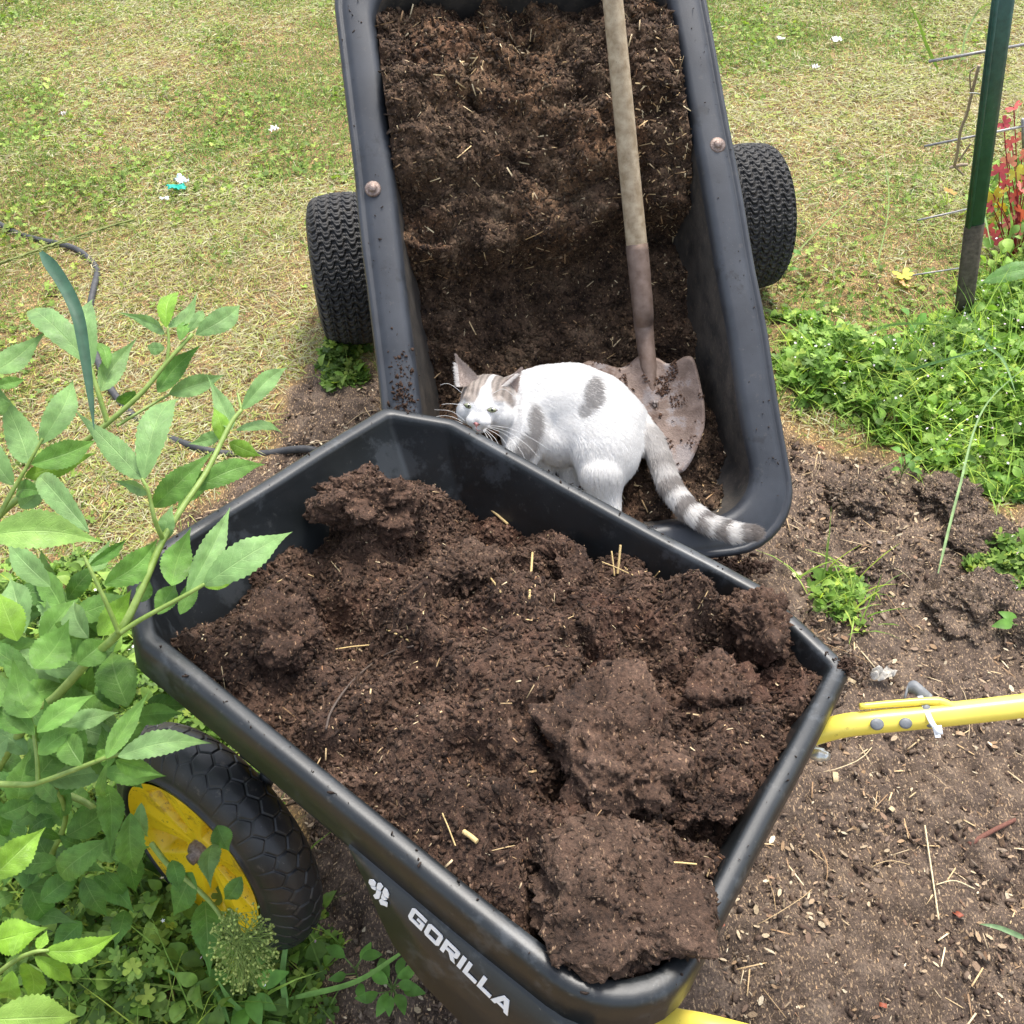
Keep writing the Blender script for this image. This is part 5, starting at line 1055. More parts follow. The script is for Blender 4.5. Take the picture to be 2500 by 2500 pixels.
mb = MB(); i = RNG.integers(0, nb, 9000); i = i[vn(V1[i] * 38, 7) + .5 * vn(V1[i] * 90, 8) > .32]; n = len(i); sz = .0007 + .0022 * RNG.random(n) ** 3; scatter_crumbs(mb, V1[i] + bn * .001 + RNG.normal(size=(n, 3)) * .0012, sz, np.tile([.09, .05, .032], (n, 1)) * RNG.uniform(.7, 1.4, (n, 1)))
tag(mb.build('blade_crumbs', M_CRUMB, smooth_=False), 'compost crumbs sticking to the rusty shovel blade', 'crumbs', kind='stuff')

# ================================================================== FENCE POST, WIRE, TWIG
pb = U(2345, 780, 0); pt = U(2452, -70, .92); post = thing('fence_post', 'dark green steel T post with muddy foot at the right', 'post', pb)
ax = nrm(pt - pb); fx = nrm(_r - ax * (_r @ ax)); fy = np.cross(ax, fx); fy = fy if fy @ (CAM - pb) > 0 else -fy
def tprof(p0, p1, sc=1.0):
    sec = [(-.016, 0), (-.016, .004), (-.006, .005), (.016, .006), (.023, .003), (.023, 0), (.004, -.001), (.003, -.024), (-.002, -.024), (-.003, -.001)]
    V = np.concatenate([[p + fx * a * sc + fy * b * sc for a, b in sec] for p in (p0, p1)]); k = len(sec); return V, [grid_faces(2, k, True), np.array([list(range(k))[::-1], list(range(k, 2 * k))])]
cut = pb + ax * .33; V, F = tprof(cut, pt + ax * .15, 1.12); mesh_np('painted_shaft', V, F, M_POST, post, smooth_=False)
# ridge fin and muddy foot
V, F = tprof(pb - ax * .25, cut, 1.2); mesh_np('muddy_foot', V, F, M_POSTD, post, smooth_=False)
V, F = tube([cut + fy * .008 - fx * .010, pt + ax * .15 + fy * .008 - fx * .010], .0045, 8); mesh_np('ridge', V, F, M_POST, post)
dp = lambda y: DEPTH(pb + ax * np.interp(y, [-70, 780], [np.linalg.norm(pt - pb), 0]))
clip = spline([UD(x, y, dp(y) - .035) for x, y in ((2366, 227), (2385, 228), (2394, 232), (2393, 243), (2400, 255), (2415, 263), (2428, 267))], 30)
mesh_np('wire_clip', *tube(clip, .0014, 7), M_ZINC, post)
wf = thing('wire_fence', 'cut ends of grey wire mesh fence behind the green post', 'fence', U(2300, 700, 0))
for k, (a, b) in enumerate((((2268, 150), (2560, 98)), ((2257, 357), (2560, 296)), ((2240, 538), (2360, 511)), ((2228, 672), (2340, 655)))):
    mesh_np('wire', *tube([UD(*a, dp(a[1]) + .02), UD(*b, dp(b[1]) + .06)], .0034 - .0004 * k, 8), M_WIRE, wf)
mesh_np('wire', *tube([UD(2497, 290, dp(300) + .05), UD(2499, 360, dp(360) + .05)], .004, 8), M_WIRE, wf)
tw = MB(); 
for pts, r in (([(2390, 160, 0), (2376, 215, 0), (2360, 280, 0), (2345, 320, 0), (2338, 370, 0), (2330, 405, 0)], .0036), ([(2318, 410, 0), (2340, 404, 0), (2362, 402, 0)], .004), ([(2332, 408, 0), (2345, 420, 0), (2352, 428, 0)], .0025), ([(2340, 395, 0), (2360, 365, 0), (2370, 350, 0)], .0022), ([(2370, 225, 0), (2368, 180, 0), (2380, 165, 0)], .0018)):
    tw.add(*tube(spline([UD(x, y, dp(y) - .005) for x, y, _ in pts], 16), r, 7), col=(.40, .31, .21))
tag(tw.build('dead_vine', M_STRAW), 'dry pale vine stem clinging to the left side of the green post', 'vine')
# red geranium beside the post
rp = thing('red_leaved_plant', 'wild plant with red stems and pink red lobed leaves behind the green post', 'plant', U(2470, 650, 0)); ms = MB(); ml = MB(); rg = np.random.default_rng(9)
base = U(2475, 640, 0)
for k, (x, y, dz) in enumerate(((2410, 560, 0), (2465, 540, 0), (2435, 580, 0), (2450, 470, 0), (2480, 420, 0), (2470, 350, 0), (2495, 460, 0), (2420, 500, 0), (2445, 505, 0), (2430, 530, .0), (2480, 480, 0), (2500, 440, 0), (2455, 450, 0), (2520, 410, 0), (2462, 395, 0), (2490, 520, 0), (2505, 375, 0), (2440, 420, 0), (2425, 475, 0), (2500, 330, 0), (2475, 260, 0), (2490, 560, 0), (2450, 300, 0))):
    tip = UD(x, y, DEPTH(base) - .04 - rg.uniform(0, .05)); ms.add(*tube(spline([base, (base + tip) / 2 + rg.normal(size=3) * .012, tip], 10), .0016, 6), col=(.30, .03, .04))
    Zn = nrm(CAM - tip + rg.normal(size=3) * .4); R = basis(rg.normal(size=3)[None], Zn[None])[0]; cl = [(.62, .13, .12), (.70, .22, .18), (.60, .10, .14), (.55, .40, .06), (.72, .28, .2)][k % 5]
    if k in (4, 9): cl = (.55, .48, .12)
    ml.add(tip + (LOBV * [1, 1, 1] * (.017 + .010 * rg.random())) @ R.T, LOBF, cl)
ms.build('stem', M_WEED, rp); ml.build('foliage', M_WEED, rp)
# single yellow leaf, pink litter etc.
def small_leaf(px, py, size, colr, name, label, cat, z=.015, seed=0):
    rg = np.random.default_rng(seed); R = basis(rg.normal(size=3)[None] * [1, 1, .1], nrm([.1, -.3, 1])[None])[0]; V = U(px, py, z) + (LOBV * size) @ R.T
    mesh_np(name, V, LOBF, M_WEED, col=np.tile(colr, (len(V), 1))); tag(bpy.data.objects[-1] if False else C.objects[-1], label, cat)
small_leaf(2205, 668, .030, (.72, .62, .10), 'yellow_leaf', 'bright yellow lobed leaf lying on the dry grass left of the post', 'leaf', .03, 2)
small_leaf(2210, 690, .018, (.72, .45, .22), 'orange_leaf', 'pale orange lobed leaf just below the yellow one', 'leaf', .02, 5)
small_leaf(2320, 468, .022, (.50, .27, .08), 'brown_leaf', 'orange brown leaf left of the green post', 'leaf', .06, 6)
# dock leaf at the right edge
mb = MB(); A = U(2410, 690, .10); B = U(2560, 680, .12)
elder_leaf(mb, (2400, 690), (2600, 668), 56, DEPTH(A), DEPTH(B), (.12, .26, .06), seed=900); tag(mb.build('dock_leaf', M_LEAF), 'broad pointed green leaf reaching in at the right edge below the post', 'leaf')

# ================================================================== HOSE AND LITTER
hp_ = [(-80, 500), (0, 545), (60, 565), (140, 590), (200, 612), (232, 645), (228, 700), (216, 750), (222, 820), (260, 930), (330, 1010), (430, 1070), (520, 1098), (640, 1094), (720, 1093), (790, 1098), (880, 1130)]
P_ = spline([U(x, y, .013) for x, y in hp_], 140); P_[:, 2] += -.011 + .007 * np.sin(np.linspace(0, 37, 140))
tag(mesh_np('garden_hose', *tube(P_, .0092, 12), M_HOSE), 'black hose snaking through the grass at the left', 'hose')
def litter(px, py, a, b, seed, label, colr, name='litter', cat='litter', mat=None, crumple=.4, z=.015):
    rg = np.random.default_rng(seed); n = 12; g = np.linspace(-1, 1, n); X, Y = np.meshgrid(g, g, indexing='ij'); ang = rg.uniform(0, PI); c, s = math.cos(ang), math.sin(ang)
    r = np.c_[X.ravel(), Y.ravel()] * (1 + .25 * fbm(np.c_[X.ravel(), Y.ravel()] * .9, 3, seed)[:, None]); Z = crumple * a * np.abs(fbm(r * 1.6, 3, seed + 2)); V = np.c_[(r[:, 0] * c - r[:, 1] * s) * a, (r[:, 0] * s + r[:, 1] * c) * b, Z] + U(px, py, z)
    F = grid_faces(n, n); V = np.r_[V, V - [0, 0, .0008]]; F = np.r_[F, F[:, ::-1] + n * n]
    o = mesh_np(name, V, F, mat or M_STRAW, col=np.tile(colr, (len(V), 1))); tag(o, label, cat); return o
litter(430, 460, .028, .010, 1, 'strip of torn teal plastic wrapper on the lawn', (.02, .42, .32), 'wrapper')
litter(442, 443, .018, .014, 2, 'crumpled pale blue white foil standing above the teal strip', (.62, .72, .78), 'wrapper', crumple=1.0)
litter(402, 485, .013, .007, 3, 'small clear white scrap just left below the teal strip', (.6, .66, .66), 'wrapper')
litter(670, 318, .014, .014, 4, 'rounded white scrap on the lawn left of the tipped cart', (.80, .74, .68), 'scrap', crumple=1.2)
litter(155, 280, .010, .010, 5, 'small grey white pebble on a bare patch of lawn', (.6, .56, .5), 'pebble', 'pebble', crumple=1.3)
litter(2040, 100, .020, .014, 6, 'white paper scrap on the dry grass near the top right', (.78, .76, .70), 'scrap', crumple=.8)
litter(1990, 165, .014, .009, 7, 'smaller white scrap below the one near the top right', (.75, .73, .66), 'scrap', crumple=.8)
litter(1905, 95, .016, .008, 8, 'pale dry scrap nearest the tipped cart rim on the right', (.72, .68, .55), 'scrap', crumple=.5)
litter(1770 + 380, 1650, .022, .012, 9, 'grey bird dropping coloured stone beside the yellow handle', (.45, .42, .37), 'pebble', 'pebble', crumple=.8)

# ================================================================== CAT
from mathutils.bvhtree import BVHTree
def fur_mat(name):
    M, nt, b = mat_new(name); L = nt.links.new; at = N(nt, 'ShaderNodeVertexColor', layer_name='Col'); L(at.outputs[0], b.inputs['Base Color'])
    b.inputs['Roughness'].default_value = .65; b.inputs['Specular IOR Level'].default_value = .2
    tr = N(nt, 'ShaderNodeBsdfTranslucent'); L(at.outputs[0], tr.inputs[0]); ms = N(nt, 'ShaderNodeMixShader'); ms.inputs[0].default_value = .35
    L(b.outputs[0], ms.inputs[1]); L(tr.outputs[0], ms.inputs[2]); L(ms.outputs[0], nt.nodes['Material Output'].inputs[0]); return M
M_FUR = fur_mat('cat_fur'); M_SKIN = col_mat('cat_coat', .8, .15, 0)
M_EYE, _, _b = mat_new('cat_eye'); _at = N(M_EYE.node_tree, 'ShaderNodeVertexColor', layer_name='Col'); M_EYE.node_tree.links.new(_at.outputs[0], _b.inputs['Base Color']); _b.inputs['Roughness'].default_value = .12; _b.inputs['Coat Weight'].default_value = .6
CS = 2.0 / 2500.0
def ell(c, r, R=None):
    V = ICO3[0] * np.asarray(r)
    if R is not None: V = V @ np.asarray(R).T
    return V + c
def cap_chain(pts):
    """dense spheres along a polyline of (px, py, depth, radius_px)"""
    out = []
    for (a, b) in zip(pts[:-1], pts[1:]):
        for t in np.linspace(0, 1, 9):
            q = np.array(a) * (1 - t) + np.array(b) * t; out.append(ell(UD(q[0], q[1], q[2]), q[3] * CS))
    return out
IV = np.stack([_r, _u, -_f], 1)       # image-aligned axes, only used to lay out the pose
body = []
body += cap_chain([(1228, 985, 2.02, 60), (1285, 985, 2.035, 78), (1335, 982, 2.045, 92), (1395, 984, 2.05, 100), (1450, 1008, 2.045, 101), (1495, 1040, 2.035, 90)])
body += cap_chain([(1395, 1030, 2.045, 90), (1450, 1060, 2.03, 88)])
body.append(ell(UD(1480, 1085, 2.00), np.array([88, 108, 70]) * CS, IV)); body.append(ell(UD(1285, 1040, 2.01), np.array([66, 92, 62]) * CS, IV)); body.append(ell(UD(1375, 1075, 2.04), np.array([100, 62, 75]) * CS, IV))
body += cap_chain([(1470, 1150, 1.99, 58), (1478, 1200, 2.0, 38), (1492, 1245, 2.0, 25), (1470, 1290, 1.985, 20), (1445, 1300, 1.975, 20)])
body += cap_chain([(1410, 1120, 2.07, 52), (1400, 1200, 2.08, 30), (1415, 1262, 2.06, 23), (1390, 1275, 2.04, 19)])
body += cap_chain([(1275, 1090, 2.0, 46), (1268, 1180, 2.02, 27), (1262, 1255, 2.02, 21), (1248, 1265, 2.0, 21)])
body += cap_chain([(1325, 1090, 2.06, 42), (1322, 1180, 2.08, 25), (1318, 1245, 2.08, 20), (1305, 1252, 2.06, 20)])
TAILP = [(1560, 1040, 2.03), (1590, 1072, 2.01), (1612, 1125, 1.99), (1636, 1186, 1.965), (1674, 1238, 1.945), (1728, 1277, 1.925), (1790, 1298, 1.905), (1842, 1300, 1.895)]
TR = [30, 28, 27, 26, 25, 23, 22, 17]
body += cap_chain([(*p, r) for p, r in zip(TAILP, TR)])
def remesh(parts, vox, it, extra=None):
    mb = MB()
    for V in parts: mb.add(V, ICO3[1])
    if extra is not None: mb.add(*extra)
    o = mb.build('tmp', M_SKIN); md = o.modifiers.new('r', 'REMESH'); md.mode = 'VOXEL'; md.voxel_size = vox; ms = o.modifiers.new('s', 'SMOOTH'); ms.factor = .5; ms.iterations = it
    dg = bpy.context.evaluated_depsgraph_get(); dg.update(); me = bpy.data.meshes.new_from_object(o.evaluated_get(dg)); V = np.array([v.co[:] for v in me.vertices]); me.calc_loop_triangles(); F = np.array([t.vertices[:] for t in me.loop_triangles])
    bpy.data.objects.remove(o); bpy.data.meshes.remove(me); return V, F
BV, BF = remesh(body, .0055, 14)
# head frame: built in its own axes and turned to where the cat looks
HC = UD(1190, 984, 1.985)
yw, pt_, rl = math.radians(-14), math.radians(8), math.radians(-9)
def rot(ax, a):
    c, s = math.cos(a), math.sin(a); return {'x': np.array([[1, 0, 0], [0, c, -s], [0, s, c]]), 'y': np.array([[c, 0, s], [0, 1, 0], [-s, 0, c]]), 'z': np.array([[c, -s, 0], [s, c, 0], [0, 0, 1]])}[ax]
HM = IV @ rot('z', rl) @ rot('y', yw) @ rot('x', pt_)
H = lambda p: HC + HM @ np.array(p, float)
HS = 1.14
def he(c, r): return ell(H(np.array(c) * HS), np.array(r) * HS, HM)
head = [he((0, .006, -.012), (.050, .043, .048)), he((0, -.006, .004), (.045, .036, .036)), he((.027, -.017, .004), (.024, .022, .025)), he((-.027, -.017, .004), (.024, .022, .025)),
        he((0, -.026, .032), (.021, .014, .018)), he((.0095, -.030, .040), (.0125, .0105, .0105)), he((-.0095, -.030, .040), (.0125, .0105, .0105)), he((0, -.012, .032), (.0115, .020, .015)), he((0, -.041, .030), (.012, .009, .013)),
        he((.019, .006, .022), (.017, .010, .012)), he((-.019, .006, .022), (.017, .010, .012)), he((0, .012, .018), (.022, .020, .018)), he((.020, .026, -.008), (.018, .018, .018)), he((-.020, .026, -.008), (.018, .018, .018))]
neck = cap_chain([(1205, 990, 2.01, 50), (1240, 990, 2.03, 62)])
CV, CF = remesh(head + neck, .0026, 5, (BV, BF))
# tail fluff etc. handled by the fur; ears are folded sheets
tailW = spline([UD(*p) for p in TAILP], 120); TLk = np.r_[0, np.cumsum(np.linalg.norm(np.diff(tailW, axis=0), axis=1))]; TLk /= TLk[-1]
def coat(P):
    """coat colour at points of the skin"""
    P = np.asarray(P); px = proj(P); x, y = px.T; n1 = vn(P * 90, 1) * .5; n2 = vn(P * 260, 2) * .5
    white = np.array([.86, .85, .83]); grey = np.array([.30, .275, .255]); tan = np.array([.50, .43, .375])
    g = np.zeros(len(P)); c = np.tile(white, (len(P), 1))
    def patch(cx, cy, a, b, ang, soft=.22):
        ca, sa = math.cos(ang), math.sin(ang); u = (x - cx) * ca + (y - cy) * sa; v = -(x - cx) * sa + (y - cy) * ca
        return 1 - smooth(1 - soft, 1 + soft, np.hypot(u / a, v / b) + n1 * .18)
    g = np.maximum(g, patch(1447, 962, 25, 44, .12)); g = np.maximum(g, patch(1428, 1000, 18, 22, .5) * .8)
    g = np.maximum(g, patch(1304, 1030, 18, 44, -.05)); g = np.maximum(g, patch(1285, 1090, 26, 45, .45))
    g = g * .8
    c = c * (1 - g[:, None]) + grey * g[:, None]
    # tail
    d = np.linalg.norm(P[:, None] - tailW[None, ::4], axis=2); j = d.argmin(1); s = TLk[::4][j]; on = (d.min(1) < .030) & (s > .035) & (x > 1555)
    band = .5 + .5 * np.sin((s ** 1.35) * 2 * PI * 6.6 + n1 * 1.2 + 1.0); band = smooth(.42, .72, band) * (.75 + .25 * smooth(.2, .5, s)); tipd = smooth(.93, .965, s)
    tg = np.maximum(np.maximum(band * .85, .45 * (1 - smooth(.25, .6, s))), tipd) * smooth(.035, .13, s + n1 * .03); tcol = np.array([.82, .80, .77]) * (1 - tg[:, None]) + np.array([.25, .22, .20]) * tg[:, None]
    c = np.where(on[:, None], tcol, c)
    # head, in head axes
    q = (P - HC) @ HM / HS; hx, hy, hz = q.T; hd = (np.linalg.norm(q, axis=1) < .075) & (hz > -.07) & (x < 1275)
    cap = smooth(-.004, .010, hy - .002 + .010 * n1 - .18 * np.abs(hx) * 0); blaze = 1 - smooth(.0, 1, (np.abs(hx - .004) - np.interp(hy, [-.02, 0, .012, .024, .034], [.030, .012, .008, .005, .0005])) / .006 + n1 * .4)
    side = smooth(.018, .028, np.abs(hx)) * smooth(-.016, -.002, hy)
    left = (hx < 0); gg = np.maximum(np.where(left, smooth(-.006, .004, hy + n1 * .006), smooth(.004, .018, hy + n1 * .008 + .55 * (hx - .03) * (hx > .03) + .2 * np.maximum(hx - .02, 0))), 0) * (1 - blaze)
    gg *= smooth(-.052, -.030, hz) * (1 - .9 * smooth(1244, 1266, x + n1 * 12))
    stripes = .5 + .5 * np.sin(hx * 620 + hy * 60 + n2 * 2); hc = tan * (1 - .45 * stripes[:, None] * smooth(.0, .02, hy)[:, None]); hc = hc * (1 - .25 * smooth(.02, .035, hy)[:, None]) + .04 * smooth(.02, .035, hy)[:, None]
    cc = np.array([.82, .81, .795]) * (1 - gg[:, None]) + hc * gg[:, None]
    c = np.where(hd[:, None], cc, c)
    return c * (1 + .05 * n2[:, None])
cat = thing('cat', 'white cat with grey patches and ringed tail looking over the wheelbarrow rim', 'cat', UD(1470, 1300, 2.0))
bodyo = mesh_np('body', CV, CF, M_SKIN, cat, col=coat(CV) * .96)
bvh = BVHTree.FromPolygons([tuple(v) for v in CV], [tuple(int(i) for i in f) for f in CF])
def hit(px, py):
    d = ray(px, py); h_ = bvh.ray_cast(Vector(CAM), Vector(d)); return (np.array(h_[0]), np.array(h_[1])) if h_[0] is not None else (UD(px, py, 1.95), nrm(CAM))
# ---- ears
def ear(b1, b2, tip, bow, inner, outer, name='ear', fluff=True, seed=0, side=1):
    A, An = hit(*b1); B, Bn = hit(*b2); A = A - An * .006; B = B - Bn * .006; base = (A + B) / 2
    T = UD(*tip, DEPTH(base) + .004); up = nrm(T - base); back = nrm(np.cross(B - A, up)); back = back if back @ _f > 0 else -back
    n, k = 18, 13; V = []; 
    for i in range(n):
        s = i / (n - 1); L_, R_ = A + (T - A) * s, B + (T - B) * s
        sw = 1 + .16 * math.sin(s * PI); c = (L_ + R_) / 2; L_ = c + (L_ - c) * sw; R_ = c + (R_ - c) * sw
        for j in range(k):
            t = j / (k - 1); V.append(L_ + (R_ - L_) * t + back * bow * math.sin(t * PI) * (1 - s) ** .7)
    V = np.array(V); F = grid_faces(n, k); nv = len(V); V2 = V + back * .0014; tt = np.tile(np.linspace(0, 1, k), n); ss = np.repeat(np.linspace(0, 1, n), k)
    ci = np.array(inner) * (1 - .25 * np.abs(tt - .5)[:, None]); co = np.tile(np.array(outer), (nv, 1))
    o = mesh_np(name, np.r_[V, V2], np.r_[F, F[:, ::-1] + nv], M_SKIN, cat, col=np.r_[ci, co])
    return V, back, tt, ss, A, B, T, ci
def strands(mb, P, D, Nn, L, W_, col, bend=.5, seg=3):
    n = len(P); Wv = np.cross(D, CAM - P); Wv /= np.linalg.norm(Wv, axis=1)[:, None] + 1e-9; pts = []
    g = np.array([0, 0, -1.])
    V = np.zeros((n, 2 * seg + 1, 3))
    for i in range(seg):
        s = i / seg; c = P + D * (L * s)[:, None] + (g - Nn * .3) * (L * bend * s * s * .4)[:, None]; w = (W_ * (1 - s * .75))[:, None] / 2; V[:, 2 * i] = c - Wv * w; V[:, 2 * i + 1] = c + Wv * w
    V[:, -1] = P + D * L[:, None] + (g - Nn * .3) * (L * bend * .4)[:, None]
    q = np.array([[2 * i, 2 * i + 1, 2 * i + 3, 2 * i + 2] for i in range(seg - 1)]); t = np.array([[2 * seg - 2, 2 * seg - 1, 2 * seg]]); off = (np.arange(n) * (2 * seg + 1))[:, None, None]
    mb.add(V.reshape(-1, 3), [(q[None] + off).reshape(-1, 4), (t[None] + off).reshape(-1, 3)], np.repeat(col, 2 * seg + 1, 0))
fur = MB()
a, b_, c_ = CV[CF[:, 0]], CV[CF[:, 1]], CV[CF[:, 2]]; fn = np.cross(b_ - a, c_ - a); ar = np.linalg.norm(fn, axis=1); fn = fn / ar[:, None]
vis = ((CAM - a) * fn).sum(1) > -.9 * np.linalg.norm(CAM - a, axis=1)
qh = (a - HC) @ HM / HS; headf = (np.linalg.norm(qh, axis=1) < .072) & (proj(a)[:, 0] < 1275)
wgt = ar * (1 + 2.2 * headf); NF = 150000
i = RNG.choice(len(CF), NF, p=wgt / wgt.sum()); u, v = RNG.random((2, NF, 1)); sq = np.sqrt(u); P = a[i] * (1 - sq) + b_[i] * sq * (1 - v) + c_[i] * sq * v; Nn = fn[i]
px = proj(P); x, y = px.T; hq = (P - HC) @ HM / HS; ishead = (np.linalg.norm(hq, axis=1) < .074) & (x < 1278)
d = np.linalg.norm(P[:, None] - tailW[None, ::6], axis=2) if False else None
flow = np.tile(nrm(_r * 1.0 - _u * .35), (NF, 1)); dn = smooth(1040, 1120, y)[:, None]; flow = flow * (1 - dn) + (-_u + .15 * _r) * dn
# tail flow
tj = np.zeros(NF, int); td = np.full(NF, 9.)
for k in range(0, 120, 5):
    dd = np.linalg.norm(P - tailW[k], axis=1); m_ = dd < td; td = np.where(m_, dd, td); tj = np.where(m_, k, tj)
tl = (td < .034) & (x > 1575); tang = np.gradient(tailW, axis=0); tang /= np.linalg.norm(tang, axis=1)[:, None]; flow[tl] = tang[tj[tl]]
nose = H((0, -.024 * HS, .05 * HS)); fl = P - nose; fl /= np.linalg.norm(fl, axis=1)[:, None]; flow[ishead] = fl[ishead]
flow = flow + .10 * np.stack([vn(P * 30, 11), vn(P * 30, 12), vn(P * 30, 13)], 1)
D = flow - Nn * (flow * Nn).sum(1)[:, None]; D /= np.linalg.norm(D, axis=1)[:, None] + 1e-9
lift_ = np.where(ishead, .16, np.where(tl, .42, .26)) + .06 * RNG.normal(size=NF); D = D + Nn * lift_[:, None] + RNG.normal(size=(NF, 3)) * .09; D /= np.linalg.norm(D, axis=1)[:, None]
facef = np.clip((hq[:, 2] + .01) / .05, 0, 1)
L = np.where(ishead, .0085 - .0055 * facef, np.where(tl, .0170, .0125)) * RNG.uniform(.6, 1.2, NF)
# keep the eyes and nose clear
EYES = [(1144, 991), (1201, 1001)]; keep = np.ones(NF, bool)
for ex, ey in EYES: keep &= ~((np.hypot((x - ex) / 17, (y - ey) / 10) < 1) & ishead & (hq[:, 2] > 0))
keep &= ~((np.hypot((x - 1164) / 10, (y - 1036) / 8) < 1) & ishead)
cc = coat(P) * RNG.uniform(.94, 1.04, (NF, 1))
strands(fur, P[keep], D[keep], Nn[keep], L[keep], np.where(ishead, .0005, .00075)[keep], cc[keep])
# ears
for (b1, b2, tp, bow, inn_, out_, sd) in (((1121, 938), (1172, 926), (1113, 868), .010, (.40, .33, .29), (.27, .235, .21), -1), ((1214, 950), (1260, 975), (1272, 901), .016, (.50, .40, .35), (.26, .22, .20), 1)):
    EVv, bk, tt, ss, A, B, T, ci = ear(b1, b2, tp, bow, inn_, out_, side=sd)
    n = 2600; i = RNG.integers(0, len(EVv), n); P = EVv[i] + RNG.normal(size=(n, 3)) * .0009; up = nrm(T - (A + B) / 2); out_d = (A - B) / np.linalg.norm(A - B) * -sd * -1
    Dd = np.tile(up, (n, 1)) * .9 + RNG.normal(size=(n, 3)) * .18 - bk * .15 + ((tt[i] - .5)[:, None]) * nrm(B - A) * .5; Dd /= np.linalg.norm(Dd, axis=1)[:, None]
    base_c = ci[i]; 
    strands(fur, P - bk * .0003, Dd, np.tile(-bk, (n, 1)), RNG.uniform(.002, .0045, n), np.full(n, .0005), base_c * RNG.uniform(.85, 1.15, (n, 1)), .1)
    # pale guard hairs across the opening, from the front edge
    m_ = 420; s_ = RNG.random(m_) ** 1.2 * .75; edge_ = A if sd < 0 else A; P = edge_ + (T - edge_) * s_[:, None] + RNG.normal(size=(m_, 3)) * .0008
    dr = nrm(A - B) * (1 if sd < 0 else -1); Dd = dr[None] * (.9 if sd < 0 else .8) + up[None] * .55 + RNG.normal(size=(m_, 3)) * .15; Dd /= np.linalg.norm(Dd, axis=1)[:, None]
    strands(fur, P - bk * .001, Dd, np.tile(-bk, (m_, 1)), RNG.uniform(.005, .011, m_) * (1 if sd < 0 else 1.3), np.full(m_, .00045), np.tile([.86, .82, .78], (m_, 1)), .2)
furo = fur.build('fur', M_FUR, bodyo)
# ---- eyes
for k, (ex, ey) in enumerate(EYES):
    c, nn_ = hit(ex, ey); n_ = nrm(nrm(CAM - c) * .75 + HM[:, 2] * .5); X = nrm(HM[:, 0] - n_ * (HM[:, 0] @ n_)); Y = np.cross(n_, X)
    tiltr = -.10 if k == 1 else .22; X, Y = X * math.cos(tiltr) - Y * math.sin(tiltr) * (1 if k else 1), X * math.sin(tiltr) + Y * math.cos(tiltr)
    nr, na = 14, 44; V = []; Cc = []; hw, hh_ = .0112, .0050
    for i in range(nr):
        s = i / (nr - 1)
        for j in range(na):
            th = 2 * PI * j / na; ux = math.cos(th); uy = math.sin(th) * (1 - .55 * abs(ux) ** 2.2); px_, py_ = ux * hw * s, uy * hh_ * s
            V.append(c + X * px_ + Y * py_ + n_ * (.0012 + .0032 * (1 - s * s)))
            r_ = math.hypot(px_ / .0026, py_ / .0060)
            if s > .86: col_ = (.035, .025, .022)
            elif math.hypot((px_ - .0008) / .0019, (py_ - .0012) / .0040) < 1: col_ = (.005, .006, .006)
            elif abs(px_) > .0085: col_ = (.35, .26, .24)
            else: col_ = (.20, .22, .13)
            Cc.append(col_)
    mesh_np('eye', np.array(V), grid_faces(nr, na, True), M_EYE, cat, col=np.array(Cc))
c, nn_ = hit(1164, 1035); n_ = nrm(nrm(CAM - c) * .6 + HM[:, 2] * .6); X = nrm(HM[:, 0] - n_ * (HM[:, 0] @ n_)); Y = np.cross(n_, X)
ol = [(-1, .55), (-.6, .9), (0, .72), (.6, .9), (1, .55), (.75, .0), (.28, -.55), (0, -.95), (-.28, -.55), (-.75, 0)]; ol = spline(np.array([(*p, 0) for p in ol + ol[:1]]), 41)[:-1, :2]
V = []; 
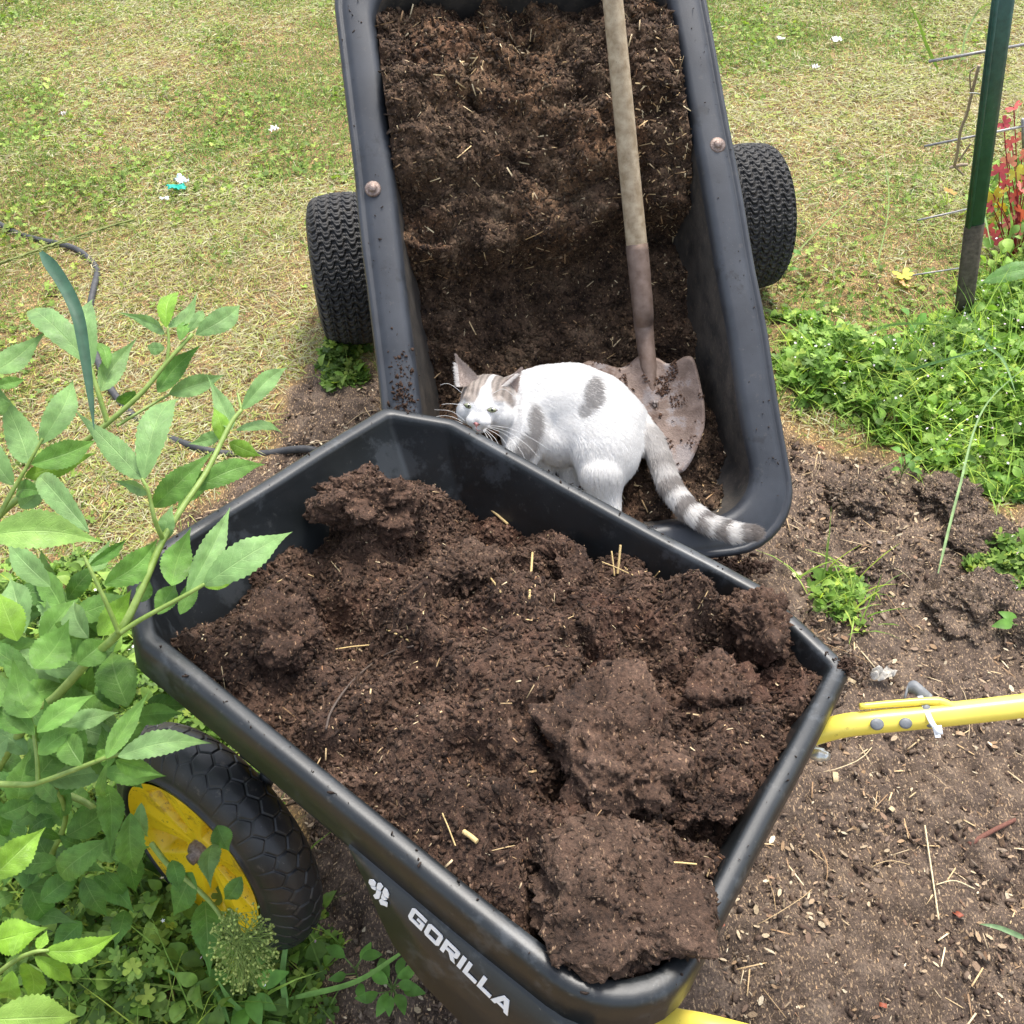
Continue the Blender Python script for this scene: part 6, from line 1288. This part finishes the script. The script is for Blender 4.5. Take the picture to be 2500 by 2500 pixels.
for s in np.linspace(0, 1, 8):
    for p in ol: V.append(c + X * p[0] * s * .0082 + Y * p[1] * s * .0066 + n_ * (.0002 + .0030 * (1 - s ** 2)))
V = np.array(V); noseo = mesh_np('nose', V, grid_faces(8, 40, True), M_EYE, cat, col=np.tile([.62, .27, .25], (len(V), 1)) * (1 + .15 * vn(V * 400, 3))[:, None])
mo = MB()
for sx in (-1, 1): mo.add(*tube([c + X * sx * .0045 + Y * .0010 + n_ * .0030, c + X * sx * .0060 - Y * .0006 + n_ * .0024], .0009, 6), col=(.12, .035, .035))
mo.build('nostrils', M_SKIN, noseo)
mo = MB(); p0 = c - Y * .0060 + n_ * .0018; mo.add(*tube(spline([p0, p0 - Y * .004, p0 - Y * .006 + X * .004 - n_ * .001, p0 - Y * .0055 + X * .009 - n_ * .003], 10), .0006, 5), col=(.35, .16, .15)); mo.build('mouth', M_SKIN, cat)
# ---- whiskers
wk_ = MB()
for pts in ([(1190, 1040), (1240, 1055), (1285, 1085), (1318, 1120)], [(1190, 1042), (1235, 1062), (1270, 1098), (1290, 1140)], [(1186, 1045), (1222, 1066), (1245, 1100), (1258, 1130)], [(1184, 1047), (1208, 1070), (1222, 1095), (1232, 1110)], [(1182, 1048), (1198, 1068), (1208, 1088), (1214, 1100)], [(1192, 1038), (1245, 1046), (1290, 1066), (1345, 1100)], [(1180, 1050), (1190, 1068), (1196, 1082), (1200, 1090)],
            [(1130, 1030), (1105, 1018), (1080, 1015), (1045, 1022)], [(1130, 1034), (1100, 1024), (1070, 1024), (1040, 1030)], [(1132, 1038), (1110, 1032), (1085, 1033), (1060, 1038)], [(1135, 1028), (1110, 1008), (1090, 1002), (1060, 1000)], [(1128, 960), (1110, 945), (1092, 936), (1075, 940)], [(1125, 988), (1105, 986), (1090, 986), (1078, 988)], [(1200, 962), (1225, 950), (1240, 955), (1258, 970)]):
    P_ = [UD(x_, y_, 1.925 - .008 * q_) for q_, (x_, y_) in enumerate(pts)]; wk_.add(*tube(spline(P_, 18), np.linspace(.0004, .00018, 18), 5), col=(.92, .92, .92))
wk_.build('whiskers', M_FUR, cat)
